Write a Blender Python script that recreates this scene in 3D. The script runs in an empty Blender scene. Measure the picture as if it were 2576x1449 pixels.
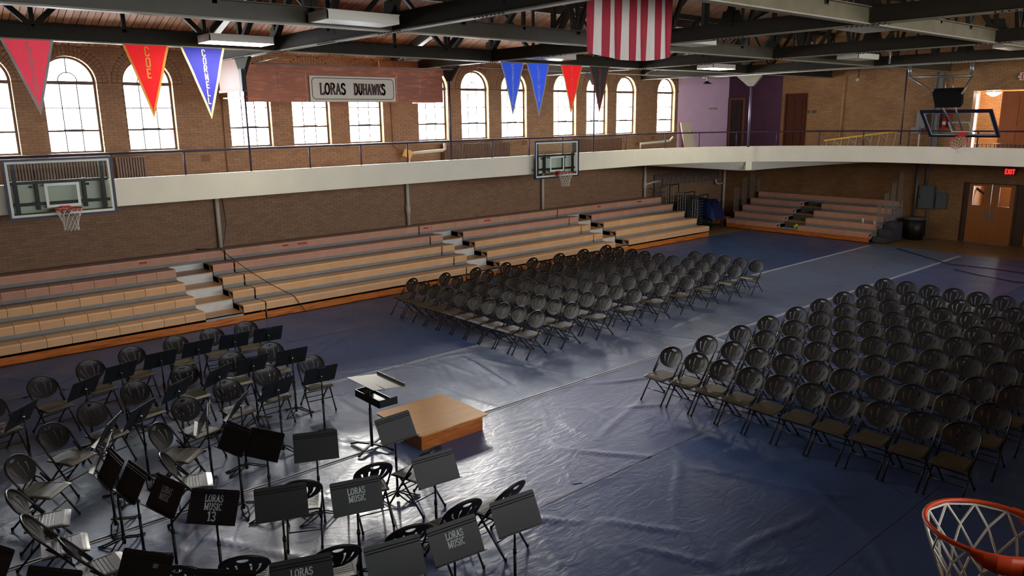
import bpy, bmesh, math, random
import numpy as np
from math import sin, cos, pi, radians as rad
from mathutils import Vector, Matrix
from mathutils.geometry import delaunay_2d_cdt
random.seed(7)
SC = bpy.context.scene
COL = SC.collection

# ------------------------------------------------------------------ camera, world, exposure
EYE = Vector((0.0, 0.0, 4.7))
_yaw, _pit, _rol = rad(49.22), rad(12.59), rad(-0.75)
_f = Vector((cos(_yaw)*cos(_pit), sin(_yaw)*cos(_pit), -sin(_pit)))
_r = Vector((sin(_yaw), -cos(_yaw), 0.0))
_u = _r.cross(_f)
_R = _r*cos(_rol) + _u*sin(_rol)
_U = -_r*sin(_rol) + _u*cos(_rol)
cam = bpy.data.cameras.new('camera')
cam.sensor_width = 36.0
cam.lens = 36.0*1920.0/2576.0
cam.clip_start = 0.05
cam.clip_end = 200
camo = bpy.data.objects.new('camera', cam)
COL.objects.link(camo)
M = Matrix(((_R.x, _U.x, -_f.x, EYE.x), (_R.y, _U.y, -_f.y, EYE.y), (_R.z, _U.z, -_f.z, EYE.z), (0, 0, 0, 1)))
camo.matrix_world = M
SC.camera = camo

world = bpy.data.worlds.new('overcast_sky')
SC.world = world
world.use_nodes = True
bg = world.node_tree.nodes['Background']
bg.inputs[0].default_value = (0.92, 0.96, 1.0, 1)
bg.inputs[1].default_value = 11.0

SC.view_settings.view_transform = 'Standard'
SC.view_settings.look = 'None'
SC.view_settings.gamma = 1.0
SC.view_settings.use_curve_mapping = False
SC.view_settings.exposure = 1.35
SC.cycles.max_bounces = 8
SC.cycles.diffuse_bounces = 4
SC.cycles.glossy_bounces = 3
SC.cycles.transparent_max_bounces = 12
SC.cycles.use_denoising = True
SC.cycles.caustics_reflective = False
SC.cycles.caustics_refractive = False
SC.cycles.sample_clamp_indirect = 6.0

sun = bpy.data.lights.new('hazy_sun', 'SUN')
sun.energy = 1.8; sun.angle = rad(6.0); sun.color = (1.0, 0.94, 0.84)
suno = bpy.data.objects.new('hazy_sun', sun); COL.objects.link(suno)
suno.rotation_euler = Vector((-.38, -.62, -.25)).to_track_quat('-Z', 'Y').to_euler()

# windows: x centres along the two long walls, opening 1.16 wide, sill 4.0, spring 5.64, crown 6.22
WIN_X = [2.53, 4.26, 5.99, 8.53, 10.31, 12.09, 14.54, 16.25, 17.98, 20.47, 22.2, 23.9, 26.43]
WY, NY = 20.6, -3.2          # window wall and the near wall
WX0, WX1 = -5.0, 30.95       # end walls
SILL, SPRING, WR = 4.0, 5.64, 0.58
TRX = [1.36, 7.21, 13.03, 18.89, 24.75]   # roof trusses
LONGY = [1.6, 6.1, 11.3, 15.8]            # longitudinal lattice beams
def roof_z(y):
    return 6.45 + ((WY-y) if y > 8.7 else (y-NY))*0.355

def portal(x, y, z, sx, sz, rot):
    l = bpy.data.lights.new('window_portal', 'AREA')
    l.shape = 'RECTANGLE'; l.size = sx; l.size_y = sz
    l.cycles.is_portal = True
    o = bpy.data.objects.new('window_portal', l)
    o.location = (x, y, z); o.rotation_euler = rot
    COL.objects.link(o)
for x in WIN_X:
    portal(x, WY+0.30, 5.1, 1.2, 2.3, (rad(-90), 0, 0))
    portal(x, NY-0.30, 5.1, 1.2, 2.3, (rad(90), 0, 0))

# ------------------------------------------------------------------ materials
def lin(c):
    return tuple(((v/255.0)/12.92 if v/255.0 <= 0.04045 else ((v/255.0+0.055)/1.055)**2.4) for v in c)
class NT:
    def __init__(s, name):
        s.m = bpy.data.materials.new(name); s.m.use_nodes = True
        s.t = s.m.node_tree; s.n = s.t.nodes; s.p = s.n['Principled BSDF']
    def add(s, kind, **kw):
        n = s.n.new(kind)
        for k, v in kw.items():
            if hasattr(n, k): setattr(n, k, v)
            else: n.inputs[k].default_value = v
        return n
    def link(s, a, b): s.t.links.new(a, b)
    def ramp(s, src, stops):
        r = s.n.new('ShaderNodeValToRGB'); e = r.color_ramp.elements
        while len(e) < len(stops): e.new(0.5)
        for i, (p, c) in enumerate(stops):
            e[i].position = p; e[i].color = (*c, 1)
        s.link(src, r.inputs[0]); return r.outputs[0]
MATS = {}
def mat(name, rgb, rough=0.6, metal=0.0, spec=0.5, vary=0.0, scale=8.0, bump=0.0, bscale=40.0, stretch=None, emit=None, es=1.0, objvary=0.0):
    if name in MATS: return MATS[name]
    k = NT(name); c = lin(rgb)
    k.p.inputs['Base Color'].default_value = (*c, 1)
    k.p.inputs['Roughness'].default_value = rough
    k.p.inputs['Metallic'].default_value = metal
    k.p.inputs['Specular IOR Level'].default_value = spec
    tc = k.add('ShaderNodeTexCoord'); mp = k.add('ShaderNodeMapping')
    k.link(tc.outputs['Object'], mp.inputs[0])
    if stretch: mp.inputs['Scale'].default_value = stretch
    if vary > 0:
        no = k.add('ShaderNodeTexNoise', Scale=scale, Detail=5.0); k.link(mp.outputs[0], no.inputs['Vector'])
        lo = tuple(v*(1-vary) for v in c); hi = tuple(min(1, v*(1+vary)) for v in c)
        out = k.ramp(no.outputs[0], [(0.3, lo), (0.7, hi)])
        if objvary > 0:
            oi = k.add('ShaderNodeObjectInfo')
            hs = k.add('ShaderNodeHueSaturation'); mr = k.add('ShaderNodeMapRange')
            mr.inputs['To Min'].default_value = 1-objvary; mr.inputs['To Max'].default_value = 1+objvary
            k.link(oi.outputs['Random'], mr.inputs['Value']); k.link(mr.outputs[0], hs.inputs['Value'])
            k.link(out, hs.inputs['Color']); out = hs.outputs[0]
        k.link(out, k.p.inputs['Base Color'])
    if bump > 0:
        nb = k.add('ShaderNodeTexNoise', Scale=bscale, Detail=4.0); k.link(mp.outputs[0], nb.inputs['Vector'])
        b = k.add('ShaderNodeBump', Strength=bump, Distance=0.01)
        k.link(nb.outputs[0], b.inputs['Height']); k.link(b.outputs[0], k.p.inputs['Normal'])
    if emit:
        k.p.inputs['Emission Color'].default_value = (*lin(emit), 1); k.p.inputs['Emission Strength'].default_value = es
    MATS[name] = k.m
    return k.m
def wood(name, rgb, dark, rough=0.45, stretch=(1, 8, 8), scale=2.0, objvary=0.0, bands='Y', spec=0.5):
    if name in MATS: return MATS[name]
    k = NT(name); c = lin(rgb); d = lin(dark)
    tc = k.add('ShaderNodeTexCoord'); mp = k.add('ShaderNodeMapping'); mp.inputs['Scale'].default_value = stretch
    k.link(tc.outputs['Object'], mp.inputs[0])
    no = k.add('ShaderNodeTexNoise', Scale=scale, Detail=6.0, Distortion=1.2); k.link(mp.outputs[0], no.inputs['Vector'])
    wv = k.add('ShaderNodeTexWave', Scale=scale*1.5, Distortion=6.0, Detail=3.0); wv.bands_direction = bands
    k.link(mp.outputs[0], wv.inputs['Vector'])
    mx = k.add('ShaderNodeMix'); mx.data_type = 'FLOAT'; mx.inputs[0].default_value = 0.45
    k.link(no.outputs[0], mx.inputs[2]); k.link(wv.outputs[1], mx.inputs[3])
    out = k.ramp(mx.outputs[0], [(0.25, d), (0.62, c)])
    if objvary > 0:
        oi = k.add('ShaderNodeObjectInfo'); hs = k.add('ShaderNodeHueSaturation'); mr = k.add('ShaderNodeMapRange')
        mr.inputs['To Min'].default_value = 1-objvary; mr.inputs['To Max'].default_value = 1+objvary
        k.link(oi.outputs['Random'], mr.inputs['Value']); k.link(mr.outputs[0], hs.inputs['Value'])
        k.link(out, hs.inputs['Color']); out = hs.outputs[0]
    k.link(out, k.p.inputs['Base Color']); k.p.inputs['Roughness'].default_value = rough; k.p.inputs['Specular IOR Level'].default_value = spec
    MATS[name] = k.m
    return k.m
def brick_mat(name, axes, c1, c2, mortar, bw=0.213, rh=0.0677, tint=None):
    """courses in world metres on a flat wall; axes picks the horizontal axis."""
    k = NT(name)
    geo = k.add('ShaderNodeNewGeometry'); sp = k.add('ShaderNodeSeparateXYZ'); cb = k.add('ShaderNodeCombineXYZ')
    k.link(geo.outputs['Position'], sp.inputs[0])
    k.link(sp.outputs[axes], cb.inputs[0]); k.link(sp.outputs['Z'], cb.inputs[1])
    br = k.add('ShaderNodeTexBrick'); br.offset = 0.5
    br.inputs['Scale'].default_value = 1.0; br.inputs['Mortar Size'].default_value = 0.006
    br.inputs['Mortar Smooth'].default_value = 0.2; br.inputs['Bias'].default_value = 0.1
    br.inputs['Brick Width'].default_value = bw; br.inputs['Row Height'].default_value = rh
    br.inputs['Color1'].default_value = (*lin(c1), 1); br.inputs['Color2'].default_value = (*lin(c2), 1); br.inputs['Mortar'].default_value = (*lin(mortar), 1)
    k.link(cb.outputs[0], br.inputs['Vector'])
    no = k.add('ShaderNodeTexNoise', Scale=1.1, Detail=6.0); k.link(geo.outputs['Position'], no.inputs['Vector'])
    sh = k.ramp(no.outputs[0], [(0.3, (0.78, 0.78, 0.78)), (0.7, (1.12, 1.12, 1.12))])
    mx = k.add('ShaderNodeMix'); mx.data_type = 'RGBA'; mx.blend_type = 'MULTIPLY'; mx.inputs[0].default_value = 1.0
    k.link(br.outputs[0], mx.inputs[6]); k.link(sh, mx.inputs[7])
    k.link(mx.outputs[2], k.p.inputs['Base Color']); k.p.inputs['Roughness'].default_value = 0.75
    b = k.add('ShaderNodeBump', Strength=0.5, Distance=0.006); b.invert = True
    k.link(br.outputs['Fac'], b.inputs['Height']); k.link(b.outputs[0], k.p.inputs['Normal'])
    MATS[name] = k.m
    return k.m
def piece_brick_mat(name, c1, c2, c3):
    """single bricks: colour picked from the brick's own place on the wall"""
    k = NT(name)
    geo = k.add('ShaderNodeNewGeometry'); mp = k.add('ShaderNodeMapping')
    k.link(geo.outputs['Position'], mp.inputs[0]); mp.inputs['Scale'].default_value = (4.6, 4.6, 14.7)
    wn = k.add('ShaderNodeTexNoise', Scale=1.0, Detail=1.0); k.link(mp.outputs[0], wn.inputs['Vector'])
    at = k.add('ShaderNodeAttribute'); at.attribute_name = 'tone'
    mx = k.add('ShaderNodeMath'); mx.operation = 'ADD'
    mu = k.add('ShaderNodeMath'); mu.operation = 'MULTIPLY'; mu.inputs[1].default_value = 0.5
    k.link(at.outputs['Fac'], mu.inputs[0]); 
    mu2 = k.add('ShaderNodeMath'); mu2.operation = 'MULTIPLY'; mu2.inputs[1].default_value = 0.6
    k.link(wn.outputs[0], mu2.inputs[0]); k.link(mu.outputs[0], mx.inputs[0]); k.link(mu2.outputs[0], mx.inputs[1])
    out = k.ramp(mx.outputs[0], [(0.15, lin(c1)), (0.5, lin(c2)), (0.9, lin(c3))])
    k.link(out, k.p.inputs['Base Color']); k.p.inputs['Roughness'].default_value = 0.7
    MATS[name] = k.m
    return k.m

BRK = brick_mat('buff_brick_side', 'X', (168, 122, 82), (148, 102, 66), (96, 72, 54))
BRKF = brick_mat('buff_brick_end', 'Y', (166, 124, 78), (150, 109, 66), (108, 80, 54))
MORT = mat('mortar', (104, 78, 58), 0.9, vary=0.15, scale=3)
BPC = piece_brick_mat('buff_brick_piece', (134, 101, 74), (148, 113, 84), (159, 124, 94))
REDB = brick_mat('red_outer_brick', 'Y', (206, 150, 136), (190, 128, 112), (220, 200, 190))
WHITE = mat('cream_paint', (240, 232, 210), 0.55, vary=0.04, scale=1.5, bump=0.15, bscale=30)
PURL = mat('lilac_paint', (240, 204, 234), 0.7, vary=0.04, scale=2, bump=0.2, bscale=60)
PURD = mat('dark_purple_paint', (86, 58, 80), 0.8, spec=.2, vary=0.08, scale=2, bump=0.2, bscale=60)
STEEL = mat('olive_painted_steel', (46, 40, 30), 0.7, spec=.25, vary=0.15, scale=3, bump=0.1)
STEEL_LIT = mat('window_lit_olive_steel', (96, 88, 68), 0.7, spec=.25, vary=0.15, scale=3)  # same steel, with light from the near windows put into the colour
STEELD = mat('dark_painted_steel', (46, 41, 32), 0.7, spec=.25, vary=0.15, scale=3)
FLANGE = mat('lit_pale_steel', (132, 124, 104), 0.5, vary=0.15, scale=4)  # flange paleness is light catching the steel, put into its colour
RAILM = mat('purple_rail_paint', (54, 38, 64), 0.45, vary=0.1)
PLANK = wood('roof_plank', (158, 116, 84), (128, 88, 62), 0.7, (9, .6, 1), 1.2, objvary=0.2, bands='X')
WFRAME = mat('window_frame_paint', (92, 66, 50), 0.5, vary=0.1)
JAMB = brick_mat('jamb_brick', 'Y', (178, 148, 108), (160, 130, 92), (120, 98, 72))
SEATT = mat('tan_seat_plastic', (228, 178, 130), 0.42, vary=0.06, scale=4, objvary=0.05)
SEATP = mat('rosy_seat_plastic', (216, 160, 132), 0.42, vary=0.06, scale=4, objvary=0.05)
DECK = mat('grey_bleacher_deck', (142, 140, 138), 0.55, vary=0.12, scale=6)
KICK = wood('orange_oak', (214, 122, 44), (168, 84, 26), 0.35, (1.2, 14, 14), 1.3)
TREAD = wood('tan_tread', (204, 156, 104), (170, 118, 72), 0.45, (1.2, 10, 10), 1.3)
STEPM = mat('white_step_metal', (222, 222, 218), 0.35, 0.15, vary=0.1, scale=3)
BLK = mat('black_paint', (14, 14, 15), 0.5)
CHM = mat('charcoal_tube', (58, 56, 54), 0.3, 0.5)
CHP = mat('charcoal_plastic', (44, 42, 40), 0.42, bump=0.08, bscale=300)
CHS = mat('bronze_seat_plastic', (74, 66, 52), 0.36, bump=0.1, bscale=200)
RUB = mat('black_rubber', (18, 18, 18), 0.7)
STD = mat('stand_black_enamel', (22, 24, 26), 0.5, bump=0.05, bscale=400)
CHROME = mat('chrome', (200, 200, 200), 0.15, 1.0)
WTXT = mat('white_stencil_paint', (196, 208, 212), 0.6)
PTXT = mat('violet_marker', (92, 72, 190), 0.6)
GLS = None
def glass_mat(name, tint, gl=0.08, tr=1.0):
    k = NT(name); out = k.n['Material Output']; k.n.remove(k.p)
    t = k.n.new('ShaderNodeBsdfTransparent'); t.inputs[0].default_value = (*tint, 1)
    g = k.n.new('ShaderNodeBsdfGlossy'); g.inputs['Roughness'].default_value = 0.03
    fr = k.n.new('ShaderNodeFresnel'); fr.inputs[0].default_value = 1.45
    ml = k.n.new('ShaderNodeMath'); ml.operation = 'MULTIPLY_ADD'; ml.inputs[1].default_value = 0.8; ml.inputs[2].default_value = gl*0.3
    mx = k.n.new('ShaderNodeMixShader')
    k.link(fr.outputs[0], ml.inputs[0]); k.link(ml.outputs[0], mx.inputs[0])
    k.link(t.outputs[0], mx.inputs[1]); k.link(g.outputs[0], mx.inputs[2]); k.link(mx.outputs[0], out.inputs[0])
    MATS[name] = k.m
    return k.m
GLASS = glass_mat('window_glass', (0.97, 0.98, 0.98))
BGLASS = glass_mat('backboard_glass', (0.84, 0.93, 0.91), 0.2)
def tarp_mat(name, ca, cb, r0, r1):
    k = NT(name)
    geo = k.add('ShaderNodeNewGeometry'); mp = k.add('ShaderNodeMapping'); k.link(geo.outputs['Position'], mp.inputs[0])
    n1 = k.add('ShaderNodeTexNoise', Scale=0.35, Detail=4.0); k.link(mp.outputs[0], n1.inputs['Vector'])
    col = k.ramp(n1.outputs[0], [(0.3, lin(ca)), (0.7, lin(cb))])
    k.link(col, k.p.inputs['Base Color'])
    n2 = k.add('ShaderNodeTexNoise', Scale=1.2, Detail=6.0); k.link(mp.outputs[0], n2.inputs['Vector'])
    r = k.add('ShaderNodeMapRange'); r.inputs['From Min'].default_value = 0.3; r.inputs['From Max'].default_value = 0.7
    r.inputs['To Min'].default_value = r0; r.inputs['To Max'].default_value = r1
    k.link(n2.outputs[0], r.inputs['Value']); k.link(r.outputs[0], k.p.inputs['Roughness'])
    k.p.inputs['Specular IOR Level'].default_value = 0.65
    # fine creases: warped cell edges and a stretched ripple
    nw = k.add('ShaderNodeTexNoise', Scale=1.6, Detail=3.0); k.link(mp.outputs[0], nw.inputs['Vector'])
    mixv = k.add('ShaderNodeMix'); mixv.data_type = 'VECTOR'; mixv.inputs[0].default_value = 0.25
    k.link(mp.outputs[0], mixv.inputs[4]); k.link(nw.outputs[1], mixv.inputs[5])
    vo = k.add('ShaderNodeTexVoronoi', Scale=1.1); vo.feature = 'DISTANCE_TO_EDGE'; k.link(mixv.outputs[1], vo.inputs['Vector'])
    vr = k.add('ShaderNodeMapRange'); vr.inputs['From Max'].default_value = 0.05; vr.inputs['To Min'].default_value = 1.0; vr.inputs['To Max'].default_value = 0.0
    k.link(vo.outputs['Distance'], vr.inputs['Value'])
    mp2 = k.add('ShaderNodeMapping'); mp2.inputs['Scale'].default_value = (1.6, 3.4, 1.0); mp2.inputs['Rotation'].default_value = (0, 0, 0.6)
    k.link(geo.outputs['Position'], mp2.inputs[0])
    n3 = k.add('ShaderNodeTexNoise', Scale=2.2, Detail=7.0, Distortion=1.5); n3.inputs['Roughness'].default_value = 0.52
    k.link(mp2.outputs[0], n3.inputs['Vector'])
    ad = k.add('ShaderNodeMath'); ad.operation = 'MULTIPLY_ADD'; ad.inputs[1].default_value = 0.10
    mm = k.add('ShaderNodeMath'); mm.operation = 'MULTIPLY'; mm.inputs[1].default_value = 0.5
    k.link(n3.outputs[0], mm.inputs[0]); k.link(vr.outputs[0], ad.inputs[0]); k.link(mm.outputs[0], ad.inputs[2])
    b = k.add('ShaderNodeBump', Strength=0.4, Distance=0.035)
    k.link(ad.outputs[0], b.inputs['Height']); k.link(b.outputs[0], k.p.inputs['Normal'])
    return k.m
TARP_A = tarp_mat('blue_vinyl_tarp', (54, 76, 120), (66, 94, 146), .3, .46)
TARP_B = tarp_mat('pale_grey_blue_tarp', (98, 114, 146), (112, 130, 162), .26, .42)  # paler and slightly glossier than the other sheets
TARP_C = tarp_mat('slate_blue_tarp', (80, 92, 134), (92, 106, 152), .3, .44)
def floor_mat():
    k = NT('maple_floor')
    geo = k.add('ShaderNodeNewGeometry'); mp = k.add('ShaderNodeMapping'); mp.inputs['Scale'].default_value = (0.6, 14, 1)
    k.link(geo.outputs['Position'], mp.inputs[0])
    n1 = k.add('ShaderNodeTexNoise', Scale=1.0, Detail=4.0); k.link(mp.outputs[0], n1.inputs['Vector'])
    col = k.ramp(n1.outputs[0], [(0.3, lin((118, 92, 62))), (0.7, lin((150, 122, 86)))])
    k.link(col, k.p.inputs['Base Color']); k.p.inputs['Roughness'].default_value = 0.4
    return k.m
FLOOR = floor_mat()

# ------------------------------------------------------------------ mesh building
class MB:
    def __init__(s): s.v = []; s.f = []; s.mi = []; s.sm = []; s.mats = []
    def midx(s, m):
        if m not in s.mats: s.mats.append(m)
        return s.mats.index(m)
    def add(s, vs, fs, m=None, smooth=False, mx=None):
        b = len(s.v)
        if mx is not None: vs = [tuple(mx @ Vector(v)) for v in vs]
        s.v += [tuple(v) for v in vs]
        i = s.midx(m) if m else 0
        for f in fs:
            s.f.append(tuple(b+q for q in f)); s.mi.append(i); s.sm.append(smooth)
        return s
    def box(s, x0, x1, y0, y1, z0, z1, m=None, mx=None):
        vs = [(x0,y0,z0),(x1,y0,z0),(x1,y1,z0),(x0,y1,z0),(x0,y0,z1),(x1,y0,z1),(x1,y1,z1),(x0,y1,z1)]
        return s.add(vs, [(0,3,2,1),(4,5,6,7),(0,1,5,4),(1,2,6,5),(2,3,7,6),(3,0,4,7)], m, False, mx)
    def tube(s, pts, r, n=8, m=None, closed=False, cap=True, mx=None, rs=None):
        P = [Vector(p) for p in pts]; N = len(P); vs = []; fs = []
        prev = None
        for i in range(N):
            if closed: t = (P[(i+1) % N]-P[i-1])
            else: t = (P[min(i+1, N-1)]-P[max(i-1, 0)])
            t.normalize()
            if prev is None:
                a = Vector((0, 0, 1)) if abs(t.z) < 0.9 else Vector((1, 0, 0))
                prev = t.cross(a).normalized()
            prev = (prev - t*prev.dot(t)).normalized()
            bn = t.cross(prev); rr = rs[i] if rs else r
            for k in range(n):
                a = 2*pi*k/n
                vs.append(P[i]+prev*(cos(a)*rr)+bn*(sin(a)*rr))
        for i in range(N if closed else N-1):
            j = (i+1) % N
            for k in range(n):
                k2 = (k+1) % n
                fs.append((i*n+k, i*n+k2, j*n+k2, j*n+k))
        if cap and not closed:
            fs.append(tuple(range(n-1, -1, -1))); fs.append(tuple((N-1)*n+k for k in range(n)))
        return s.add(vs, fs, m, n > 5, mx)
    def bar(s, a, b, w, d, m=None, up=(0, 0, 1)):
        """rectangular bar from a to b: w across, d along up"""
        a = Vector(a); b = Vector(b); t = (b-a).normalized(); up = Vector(up)
        if abs(t.dot(up)) > 0.95: up = Vector((1, 0, 0)) if abs(t.x) < 0.9 else Vector((0, 1, 0))
        sd = t.cross(up).normalized(); u2 = sd.cross(t).normalized()
        vs = []
        for p in (a, b):
            for x, y in ((-1,-1),(1,-1),(1,1),(-1,1)):
                vs.append(p+sd*(x*w/2)+u2*(y*d/2))
        return s.add(vs, [(3,2,1,0),(4,5,6,7),(0,1,5,4),(1,2,6,5),(2,3,7,6),(3,0,4,7)], m)
    def prism(s, poly, axis, a, b, m=None):
        """poly: 2-D outline; axis 'x','y','z' = extrusion direction"""
        n = len(poly); vs = []
        for t in (a, b):
            for p, q in poly:
                vs.append((t, p, q) if axis == 'x' else (p, t, q) if axis == 'y' else (p, q, t))
        fs = [tuple(range(n-1, -1, -1)), tuple(range(n, 2*n))]+[(i, (i+1) % n, n+(i+1) % n, n+i) for i in range(n)]
        return s.add(vs, fs, m)
    def cyl(s, x, y, z0, z1, r, n=16, m=None, r2=None):
        return s.tube([(x, y, z0), (x, y, z1)], r, n, m, rs=[r, r2 if r2 else r])
    def mesh(s, name):
        me = bpy.data.meshes.new(name); me.from_pydata(s.v, [], s.f)
        for m in (s.mats or []): me.materials.append(m)
        me.polygons.foreach_set('material_index', s.mi); me.polygons.foreach_set('use_smooth', s.sm)
        me.update()
        return me
    def obj(s, name, parent=None, m=None):
        me = s.mesh(name)
        if m and not s.mats: me.materials.append(m)
        return link(name, me, parent)
def link(name, me, parent=None, mw=None):
    o = bpy.data.objects.new(name, me); COL.objects.link(o)
    if parent is not None: o.parent = parent
    if mw is not None: o.matrix_basis = mw
    return o
def tag(o, label=None, cat=None, group=None, kind=None):
    if label: o['label'] = label
    if cat: o['category'] = cat
    if group: o['group'] = group
    if kind: o['kind'] = kind
    return o
def thing(name, label, cat, loc=(0,0,0), rz=0.0, group=None, kind=None):
    o = bpy.data.objects.new(name, None); COL.objects.link(o); o.empty_display_size = 0.2
    o.location = loc; o.rotation_euler = (0, 0, rz)
    return tag(o, label, cat, group, kind)
def struct(name, mb, label=None, parent=None):
    o = mb.obj(name, parent); o['kind'] = 'structure'
    if label: o['label'] = label
    return o
def copy_tree(o, loc, rz, label, group=None, skip=()):
    r = o.copy(); COL.objects.link(r); r.location = loc; r.rotation_euler = (0, 0, rz)
    r['label'] = label
    if group: r['group'] = group
    for ch in list(o.children):
        c = ch.copy(); COL.objects.link(c); c.parent = r
        for g in ch.children:
            if g.name.split('.')[0] in skip: continue
            d = g.copy(); COL.objects.link(d); d.parent = c
    return r
ORD = ['first','second','third','fourth','fifth','sixth','seventh','eighth','ninth','tenth','eleventh','twelfth','thirteenth']

# stroke lettering -------------------------------------------------
def arc(cx, cy, rx, ry, a0, a1, n=8):
    return [(cx+rx*cos(rad(a0+(a1-a0)*i/n)), cy+ry*sin(rad(a0+(a1-a0)*i/n))) for i in range(n+1)]
G = {  # width, strokes, serif points (x,y) drawn as short slabs
 'L': (.6, [[(.12,0),(.12,1)],[(.12,.0),(.58,.0)],[(.58,.0),(.58,.2)]], [(.12,1)]),
 'O': (.7, [arc(.35,.5,.28,.5,0,360,16)], []),
 'R': (.7, [[(.14,0),(.14,1)],[(.14,1)]+arc(.36,.76,.2,.24,90,-90,6)+[(.14,.52)],[(.36,.52),(.62,0)]], [(.14,0),(.14,1),(.62,0)]),
 'A': (.7, [[(.08,0),(.35,1)],[(.35,1),(.62,0)],[(.2,.34),(.52,.34)]], [(.08,0),(.62,0)]),
 'S': (.6, [arc(.3,.75,.22,.25,20,210,8)+arc(.3,.25,.23,.25,60,-160,8)], []),
 'D': (.7, [[(.14,0),(.14,1)],[(.14,1)]+arc(.3,.5,.3,.5,90,-90,8)+[(.14,0)]], [(.14,0),(.14,1)]),
 'U': (.7, [[(.14,1),(.14,.3)]+arc(.35,.28,.21,.28,180,360,6)+[(.56,1)]], [(.14,1),(.56,1)]),
 'H': (.75, [[(.14,0),(.14,1)],[(.6,0),(.6,1)],[(.14,.5),(.6,.5)]], [(.14,0),(.14,1),(.6,0),(.6,1)]),
 'W': (.95, [[(.06,1),(.26,0)],[(.26,0),(.46,.9)],[(.46,.9),(.66,0)],[(.66,0),(.86,1)]], [(.06,1),(.86,1)]),
 'K': (.72, [[(.14,0),(.14,1)],[(.6,1),(.16,.45)],[(.3,.58),(.62,0)]], [(.14,0),(.14,1),(.6,1),(.62,0)]),
 'M': (.9, [[(.12,0),(.12,1)],[(.12,1),(.44,.1)],[(.44,.1),(.76,1)],[(.76,1),(.76,0)]], [(.12,0),(.76,0),(.12,1),(.76,1)]),
 'I': (.32, [[(.16,0),(.16,1)]], [(.16,0),(.16,1)]),
 'C': (.65, [arc(.36,.5,.27,.5,50,310,12)], []),
 '1': (.45, [[(.24,0),(.24,1)],[(.24,1),(.06,.82)]], [(.24,0)]),
 '3': (.6, [arc(.28,.75,.22,.25,150,-90,8),arc(.28,.25,.25,.25,90,-150,8)], []),
 'N': (.7, [[(.12,0),(.12,1)],[(.12,1),(.56,0)],[(.56,0),(.56,1)]], []),
 'E': (.6, [[(.52,1),(.12,1),(.12,0),(.52,0)],[(.12,.5),(.44,.5)]], []),
 'T': (.6, [[(.3,0),(.3,1)],[(.04,1),(.56,1)]], []),
 'X': (.6, [[(.06,0),(.54,1)],[(.06,1),(.54,0)]], []),
 'B': (.6, [[(.12,0),(.12,1),(.42,1),(.52,.9),(.52,.6),(.42,.52),(.12,.52)],[(.42,.52),(.54,.42),(.54,.1),(.44,0),(.12,0)]], []),
 'P': (.6, [[(.12,0),(.12,1),(.42,1),(.54,.9),(.54,.6),(.42,.5),(.12,.5)]], []),
 'Q': (.6, [[(.12,.1),(.12,.9),(.2,1),(.44,1),(.54,.9),(.54,.1),(.44,0),(.2,0),(.12,.1)],[(.36,.25),(.58,-.05)]], []),
 'G': (.6, [[(.54,.8),(.54,.9),(.44,1),(.2,1),(.12,.9),(.12,.1),(.2,0),(.44,0),(.54,.1),(.54,.45),(.34,.45)]], []),
}
BLOCK = {  # squared varsity forms
 'C': [[(.54,.78),(.54,.9),(.44,1),(.2,1),(.1,.9),(.1,.1),(.2,0),(.44,0),(.54,.1),(.54,.22)]],
 'O': [[(.2,0),(.1,.1),(.1,.9),(.2,1),(.44,1),(.54,.9),(.54,.1),(.44,0),(.2,0)]],
 'D': [[(.1,0),(.1,1),(.42,1),(.54,.88),(.54,.12),(.42,0),(.1,0)]],
 'U': [[(.1,1),(.1,.1),(.2,0),(.44,0),(.54,.1),(.54,1)]],
 'R': [[(.1,0),(.1,1),(.44,1),(.54,.9),(.54,.6),(.44,.5),(.1,.5)],[(.36,.5),(.54,0)]],
 'A': [[(.1,0),(.1,.8),(.25,1),(.4,1),(.54,.8),(.54,0)],[(.1,.42),(.54,.42)]],
 'S': [[(.54,.82),(.54,.9),(.44,1),(.2,1),(.1,.9),(.1,.6),(.2,.5),(.44,.5),(.54,.4),(.54,.1),(.44,0),(.2,0),(.1,.1),(.1,.18)]],
 'L': [[(.1,1),(.1,0),(.54,0)]],
 'H': [[(.1,0),(.1,1)],[(.54,0),(.54,1)],[(.1,.5),(.54,.5)]],
 'I': [[(.32,0),(.32,1)]],
 'M': [[(.06,0),(.06,1),(.32,.5),(.58,1),(.58,0)]],
 'W': [[(.06,1),(.06,0),(.32,.5),(.58,0),(.58,1)]],
}
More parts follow.
